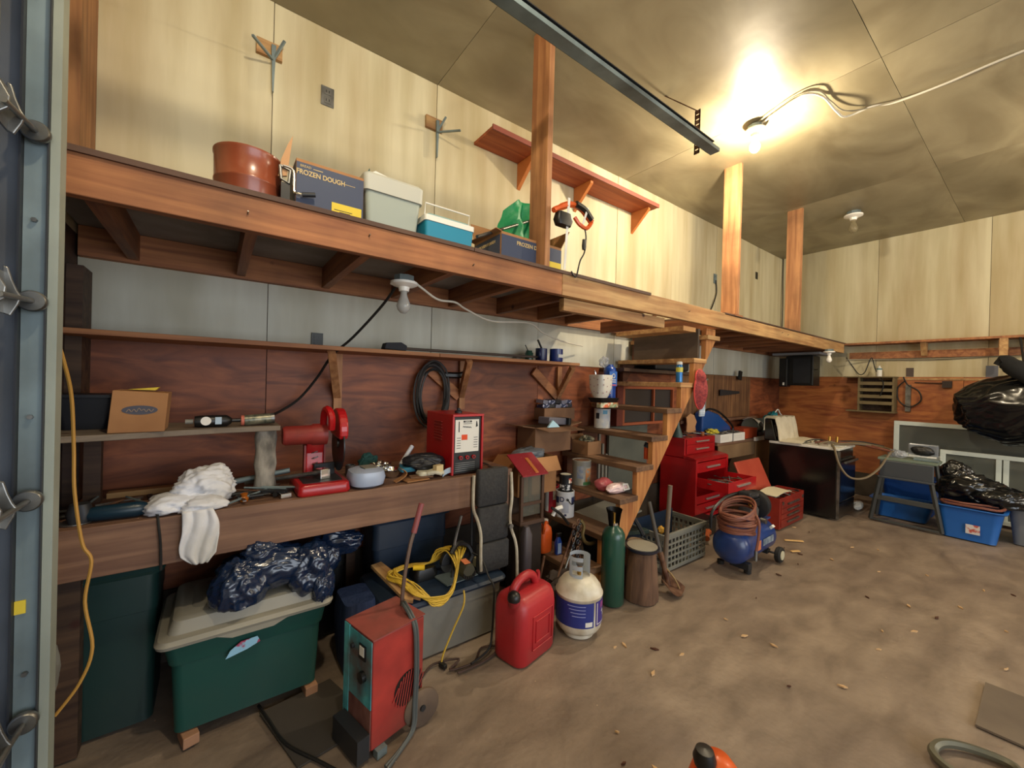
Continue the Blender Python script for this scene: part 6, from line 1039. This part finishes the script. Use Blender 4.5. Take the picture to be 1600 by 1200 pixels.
def tub(name, label, c, w_, d_, h, m, tap=.78, rimw=.03):
    t = thing(name, label, 'tub', (c[0], c[1], 0)); b = nb()
    stack(b, [(w_*tap, d_*tap, .04, .003), (w_*tap, d_*tap, .05, .012), (w_*.97, d_*.97, .06, h-.02), (w_+rimw, d_+rimw, .075, h-.018), (w_+rimw+.01, d_+rimw+.01, .075, h-.006), (w_+rimw, d_+rimw, .07, h), (w_*.95, d_*.95, .055, h-.004), (w_*(tap-.03), d_*(tap-.03), .045, .02)], c=(c[0], c[1], 0), n=6)
    put('tub', b, m, t, smooth=True, ang=60); return t
bt = tub('laundry_tub', 'bright blue open tub with a white label under a black bag', (5.98, .46), .42, .44, .315, BLUE)
put('label', ob(nb(), (5.775, .43, .12), (.003, .09, .09), (0, -.13, 0)), mat('red_white_label', '#d9d5d2', '#c45a4c', rough=.5, sc=(20, 20, 20), lo=.5, hi=.6), bt)
turn(bt, 0)
tub('laundry_tub', 'blue tub on the floor seen behind the work stand legs', (6.24, .98), .34, .50, .20, BLUE); tub('laundry_tub', 'second blue tub nested above the one behind the work stand', (6.62, .98), .34, .50, .42, mat('deep_blue_tub', '#123f8a', rough=.4))
tub('grey_rubbish_bin', 'round-cornered grey bin cut by the right edge of the picture', (6.20, .06), .36, .36, .36, mat('mid_grey_plastic', '#74777a', rough=.45))
put_h = solo('brown_hose_rings', tb(nb(), [(5.83, .62, .325), (5.79, .50, .33), (5.78, .38, .335), (5.82, .28, .33), (5.9, .25, .345), (5.86, .36, .35), (5.83, .50, .345), (5.88, .64, .34)], .012, closed=True), BRHOSE, 'brown hose ring lying on the rim of the blue tub', 'hose', smooth=True)
bag('black_bin_bag', 'black bin bag heaped on the blue tub', [((6.02, .48, .46), (.14, .22, .14), 71, .2, .335), ((6.13, .58, .56), (.09, .12, .14), 72, 0, .34), ((5.98, .28, .42), (.13, .17, .10), 73, .3, .335)], BAG)
bag('black_bin_bag', 'big full black bin bag hanging on the far wall', [((6.56, .14, 1.24), (.22, .50, .36), 81, 0, None)], BAG, big=1)
solo('black_fabric_sleeve', tb(nb(), [(6.45, .33, 1.70), (6.45, .30, 1.74), (6.42, .22, 1.66), (6.40, .12, 1.56), (6.4, .02, 1.48)], [.05, .07, .08, .07, .06], n=12), mat('matt_black_fabric', '#101113', rough=.9), 'matt black fabric sleeve above the hanging bin bag', 'sleeve', smooth=True)
solo('bag_rope', tb(nb(), [(6.88, .22, 2.015), (6.80, .20, 1.85), (6.62, .17, 1.60), (6.57, .15, 1.5)], .01), BCORD, 'black rope tying the big bin bag up to the ledge', 'rope', smooth=True)
solo('wood_hanger_block', bx(nb(), 6.86, 6.9, .30, .36, 1.78, 2.018), LX, 'light wood block hanging from the ledge above the bag', 'wood block')
def vinyl(name, label, x, y0, y1, z0, z1, w_=.05, lean=.0, mull=()):
    t = thing(name, label, 'window frame', (x, (y0+y1)/2, z0)); VW = mat('white_vinyl', '#d3dcd6', rough=.4)
    for a, b, c_, d in ((y0, y1, z1-w_, z1), (y0, y1, z0, z0+w_), (y0, y0+w_, z0+w_, z1-w_), (y1-w_, y1, z0+w_, z1-w_)): put('frame_bar', bx(nb(), x, x+.045, a, b, c_, d), VW, t, bevel=.004)
    prv = y0+w_
    for m_ in mull: put('mullion', bx(nb(), x+.004, x+.04, m_-.02, m_+.02, z0+w_, z1-w_), VW, t, bevel=.003)
    put('pane', bx(nb(), x+.02, x+.025, y0+w_, y1-w_, z0+w_, z1-w_), mat('dusty_window_glass', '#8a8e86', rough=.12, trans=.6), t); return t
vinyl('window_frame', 'white vinyl window frame leaning on the far wall behind the stand', 6.95, -.4, 1.20, .60, 1.04)
vinyl('window_frame', 'white vinyl sliding window frame standing on the floor at the far wall', 6.68, -.75, .76, .03, .76, .045, mull=(.28, .33))
solo('white_board', bx(nb(), 6.90, 6.93, .35, .52, .05, .70), WHITE, 'white narrow board behind the sliding window frame', 'board')
bl = solo('brown_glass_bottle', lathe(nb(), [(0, 0), (.03, 0), (.03, .1), (.012, .16), (.012, .2), (0, .2)], (6.5, .16, .0)), mat('milky_glass', '#a09c86', rough=.2), 'pale bottle on the floor behind the grey bin', 'bottle', smooth=True)
solo('white_shoe', crumple(nb(), (6.15, 1.36, .05), (.12, .05, .05), .15, 2, 9, 4, flat=.002), LBL, 'pale crumpled plastic on the floor beyond the stove', 'plastic', smooth=True)
# ================================================================== compressor
ac = thing('air_compressor', 'blue wheeled air compressor with brown hose coiled on top', 'air compressor', (3.5, 1.46, 0))
AX = Vector((.97, .02, 0)).normalized(); AC = Vector((3.47, 1.46, .19)); AP = Vector((-AX.y, AX.x, 0))
def A(u, v, z): p = AC+AX*u+AP*v; return (p.x, p.y, z)
tk = nb(); rs = []
for u, r in ((-.34, .02), (-.335, .07), (-.31, .115), (-.27, .135), (.25, .135), (.29, .115), (.315, .07), (.32, .02)):
    rs.append([Vector(A(u, r*math.cos(R(a)), .19+r*math.sin(R(a)))) for a in range(0, 360, 12)])
put('tank', rings(tk, rs), BLUP, ac, smooth=True, ang=60)
put('tank_sticker', ob(nb(), A(.08, -.137, .20), (.20, .003, .05), (0, 0, .02)), mat('grey_print_sticker', '#8f9aa2', '#5a6a7c', sc=(20, 20, 20)), ac); put('orange_sticker', ob(nb(), A(-.09, -.137, .195), (.05, .003, .07)), mat('orange_label', '#c8744a'), ac); put('white_sticker', ob(nb(), A(.20, -.118, .275), (.04, .02, .03), (.7, 0, 0)), LBL, ac)
put('front_bracket', ob(nb(), A(-.20, -.05, .05), (.06, .14, .05)), DGR, ac, bevel=.004); put('rubber_foot', cy(nb(), A(-.20, -.10, 0), A(-.20, -.10, .03), .025), RUB, ac, smooth=True); put('rubber_foot', cy(nb(), A(-.20, .10, 0), A(-.20, .10, .03), .025), RUB, ac, smooth=True)
for s_ in (-1, 1):
    whl = put('wheel', lathe(nb(), [(.03, -.02), (.055, -.02), (.062, -.012), (.062, .012), (.055, .02), (.03, .02)], A(.22, s_*.17, .062), 28, 'y'), RUB, ac, smooth=True); put('wheel_hub', lathe(nb(), [(0, -.024), (.036, -.023), (.038, 0), (.036, .023), (0, .024)], A(.22, s_*.172, .062), 20, 'y'), mat('cream_hub', '#c5c0a4', rough=.4), whl, smooth=True)
put('axle', cy(nb(), A(.22, -.16, .062), A(.22, .16, .062), .009), STEEL, ac, smooth=True); put('wheel_bracket', ob(nb(), A(.2, 0, .07), (.06, .2, .03)), DGR, ac)
put('platform', ob(nb(), A(.08, 0, .335), (.34, .17, .012)), BLUP, ac); put('pump_body', stack(nb(), [(.12, .11, .02, .34), (.13, .12, .02, .42), (.10, .10, .02, .45)], c=A(.04, 0, 0)), mat('cast_aluminium', '#6a6866', rough=.5, metal=.6), ac, smooth=True)
fb = nb()
for k in range(5): ob(fb, A(.04, 0, .46+k*.012), (.12, .12, .005))
put('cooling_fins', fb, DGR, ac, kind='stuff'); put('cylinder_head', ob(nb(), A(.03, 0, .54), (.16, .10, .045), (0, .1, 0)), DGR, ac, bevel=.012); put('head_trim', ob(nb(), A(.03, -.052, .545), (.13, .004, .018), (0, .1, 0)), STEEL, ac)
put('belt_guard', lathe(nb(), [(0, -.03), (.10, -.03), (.115, -.02), (.115, .02), (.10, .03), (0, .03)], A(.17, -.0, .44), 30, 'x'), mat('black_shroud', '#1b1c1f', rough=.45), ac, smooth=True)
put('copper_fitting', cy(nb(), A(-.06, -.05, .46), A(-.06, -.05, .52), .012), mat('brass', '#a5803c'), ac, smooth=True); put('handle_bar', tb(nb(), [A(-.38, .10, .32), A(-.36, .10, .44), A(-.20, .08, .53), A(-.02, .05, .55)], .011), BLK, ac, smooth=True)
put('regulator', cy(nb(), A(.02, -.10, .36), A(.02, -.14, .36), .022), STEEL, ac, smooth=True)
ah = thing('air_hose', 'brown rubber air hose coiled loosely on the blue compressor', 'hose', A(-.22, -.02, .30)); r_ = random.Random(9)
for k in range(15):
    rx, ry = .135+r_.uniform(-.012, .02), .12+r_.uniform(-.01, .015); tl = r_.uniform(-.03, .03)+(.05 if k > 11 else 0)
    put('hose_loop', tb(nb(), [A(-.21+rx*math.cos(R(a)), -.02+ry*math.sin(R(a)), .305+k*.0125+tl*math.cos(R(a))) for a in range(0, 360, 40)], .0095, closed=True, k=4), BRHOSE, ah, smooth=True)
put('hose_tail', tb(nb(), [A(-.18, -.13, .46), A(-.20, -.17, .40), A(-.22, -.175, .28), A(-.24, -.17, .20)], .0095), BRHOSE, ah, smooth=True); put('hose_coupling', cy(nb(), A(-.24, -.17, .20), A(-.25, -.172, .13), .012), STEEL, ah, smooth=True)
solo('orange_hand_tool', tb(nb(), [(3.55, 1.82, .05), (3.62, 1.86, .07), (3.7, 1.88, .06)], .03), mat('dull_orange_plastic', '#a5532a', rough=.5), 'dull orange tool on the floor between crate and compressor', 'tool', smooth=True); solo('black_floor_case', bx(nb(), 3.6, 3.9, 1.9, 2.05, .002, .16), BLK, 'black low case under the open red drawer', 'case', bevel=.02)
# ================================================================== portable red tool box, open
ptb = thing('portable_tool_box', 'small red tool box with drawers and its lid propped open', 'tool box', (4.8, 1.75, 0))
BX0, BX1, BY0, BY1, BH = 4.50, 5.14, 1.58, 1.84, .315
RB = mat('weathered_red_box', '#7a1f17', '#8f2a1c', rough=.45, sc=(6, 6, 6), dirt='#5a1a14', dsc=4, damt=.6)
bb_ = nb(); bx(bb_, BX0, BX1, BY0+.006, BY0+.012, .01, BH); bx(bb_, BX0, BX1, BY1-.006, BY1, .01, BH); bx(bb_, BX0, BX0+.006, BY0+.0121, BY1-.0061, .01, BH); bx(bb_, BX1-.006, BX1, BY0+.0121, BY1-.0061, .01, BH); bx(bb_, BX0+.0061, BX1-.0061, BY0+.0121, BY1-.0061, .01, .27)
put('case', bb_, RB, ptb, bevel=.002)
for k, (z0, z1) in enumerate(((.215, .275), (.16, .21), (.105, .155), (.03, .10))):
    d = put('drawer', bx(nb(), BX0+.03, BX1-.03, BY0-.001, BY0+.0055, z0, z1-.003), RB, ptb, bevel=.002); put('handle', bar(nb(), (BX0+.17, BY0-.008, (z0+z1)/2), (BX1-.17, BY0-.008, (z0+z1)/2), .012, .016), STEEL, d)
for x in (BX0+.06, BX1-.06): put('latch', ob(nb(), (x, BY0-.003, .265), (.03, .008, .03)), STEEL, ptb)
put('lid', ob(nb(), (4.78, 1.955, .45), (.60, .02, .34), (-.42, 0, 0)), mat('faded_red_lid', '#b04a35', '#a33c2a', rough=.45, sc=(4, 4, 4)), ptb, bevel=.01); put('lid_handle', ob(nb(), (4.76, 1.93, .37), (.16, .02, .025), (-.42, 0, 0)), HN, ptb, bevel=.004)
solo('paper_bundle', grid(nb(), 12, 8, lambda u, v: (4.56+.40*u, 1.64+.17*v, .315+.02*math.sin(u*3)+.012*v), .008), mat('yellowed_paper', '#cdc6a8', rough=.8), 'yellowed paper bundle lying in the open red tool box', 'paper', smooth=True)
spill(BX0+.04, BX1-.04, BY0+.03, BY0+.06, .305, 7, 23, 'along the red tool box edge', 'loose tools on the portable box')
for k, (x, y, a, l) in enumerate(((4.32, 1.40, -.75, .16), (4.05, 1.30, -.5, .08))): solo('yellow_stick', ob(nb(), (x, y, .006), (l, .02, .008), (0, 0, a)), mat('pale_yellow_wood', '#d9b070', rough=.7), ('long' if k == 0 else 'short')+' pale wood splinter on the floor near the red tool box', 'wood splinter')
# ================================================================== bottom edge of the picture
of = thing('orange_chainsaw', 'orange power tool with a black cap at the bottom edge', 'power tool', (1.27, .61, 0))
put('shell', lathe(nb(), [(0, 0), (.09, 0), (.10, .03), (.095, .12), (.07, .20), (.04, .238), (0, .245)], (1.285, .605, .002), 32), ORG, of, smooth=True, ang=60); put('black_cap', lathe(nb(), [(0, 0), (.03, 0), (.034, .02), (.026, .045), (0, .05)], (1.235, .62, .236), 20), BLK, of, smooth=True)
og = solo('steel_ring_handle', tb(nb(), [(2.25, .25, .014), (2.33, .235, .02), (2.40, .16, .016), (2.42, .06, .014), (2.32, .04, .014), (2.24, .10, .014), (2.20, .19, .014)], .016, closed=True), mat('olive_grey_tube', '#6b6a5c', rough=.4, metal=.4), 'grey bent tube ring lying on the floor at the bottom right', 'ring', smooth=True)
solo('flat_floor_board', prism(nb(), [(2.60, .17), (3.02, .17), (3.04, -.25), (2.62, -.25)], 'z', .001, .010), mat('dusty_hardboard', '#5f5347', '#6f6253', rough=.8, sc=(4, 4, 4)), 'thin dusty board lying flat on the floor at the right edge', 'board')
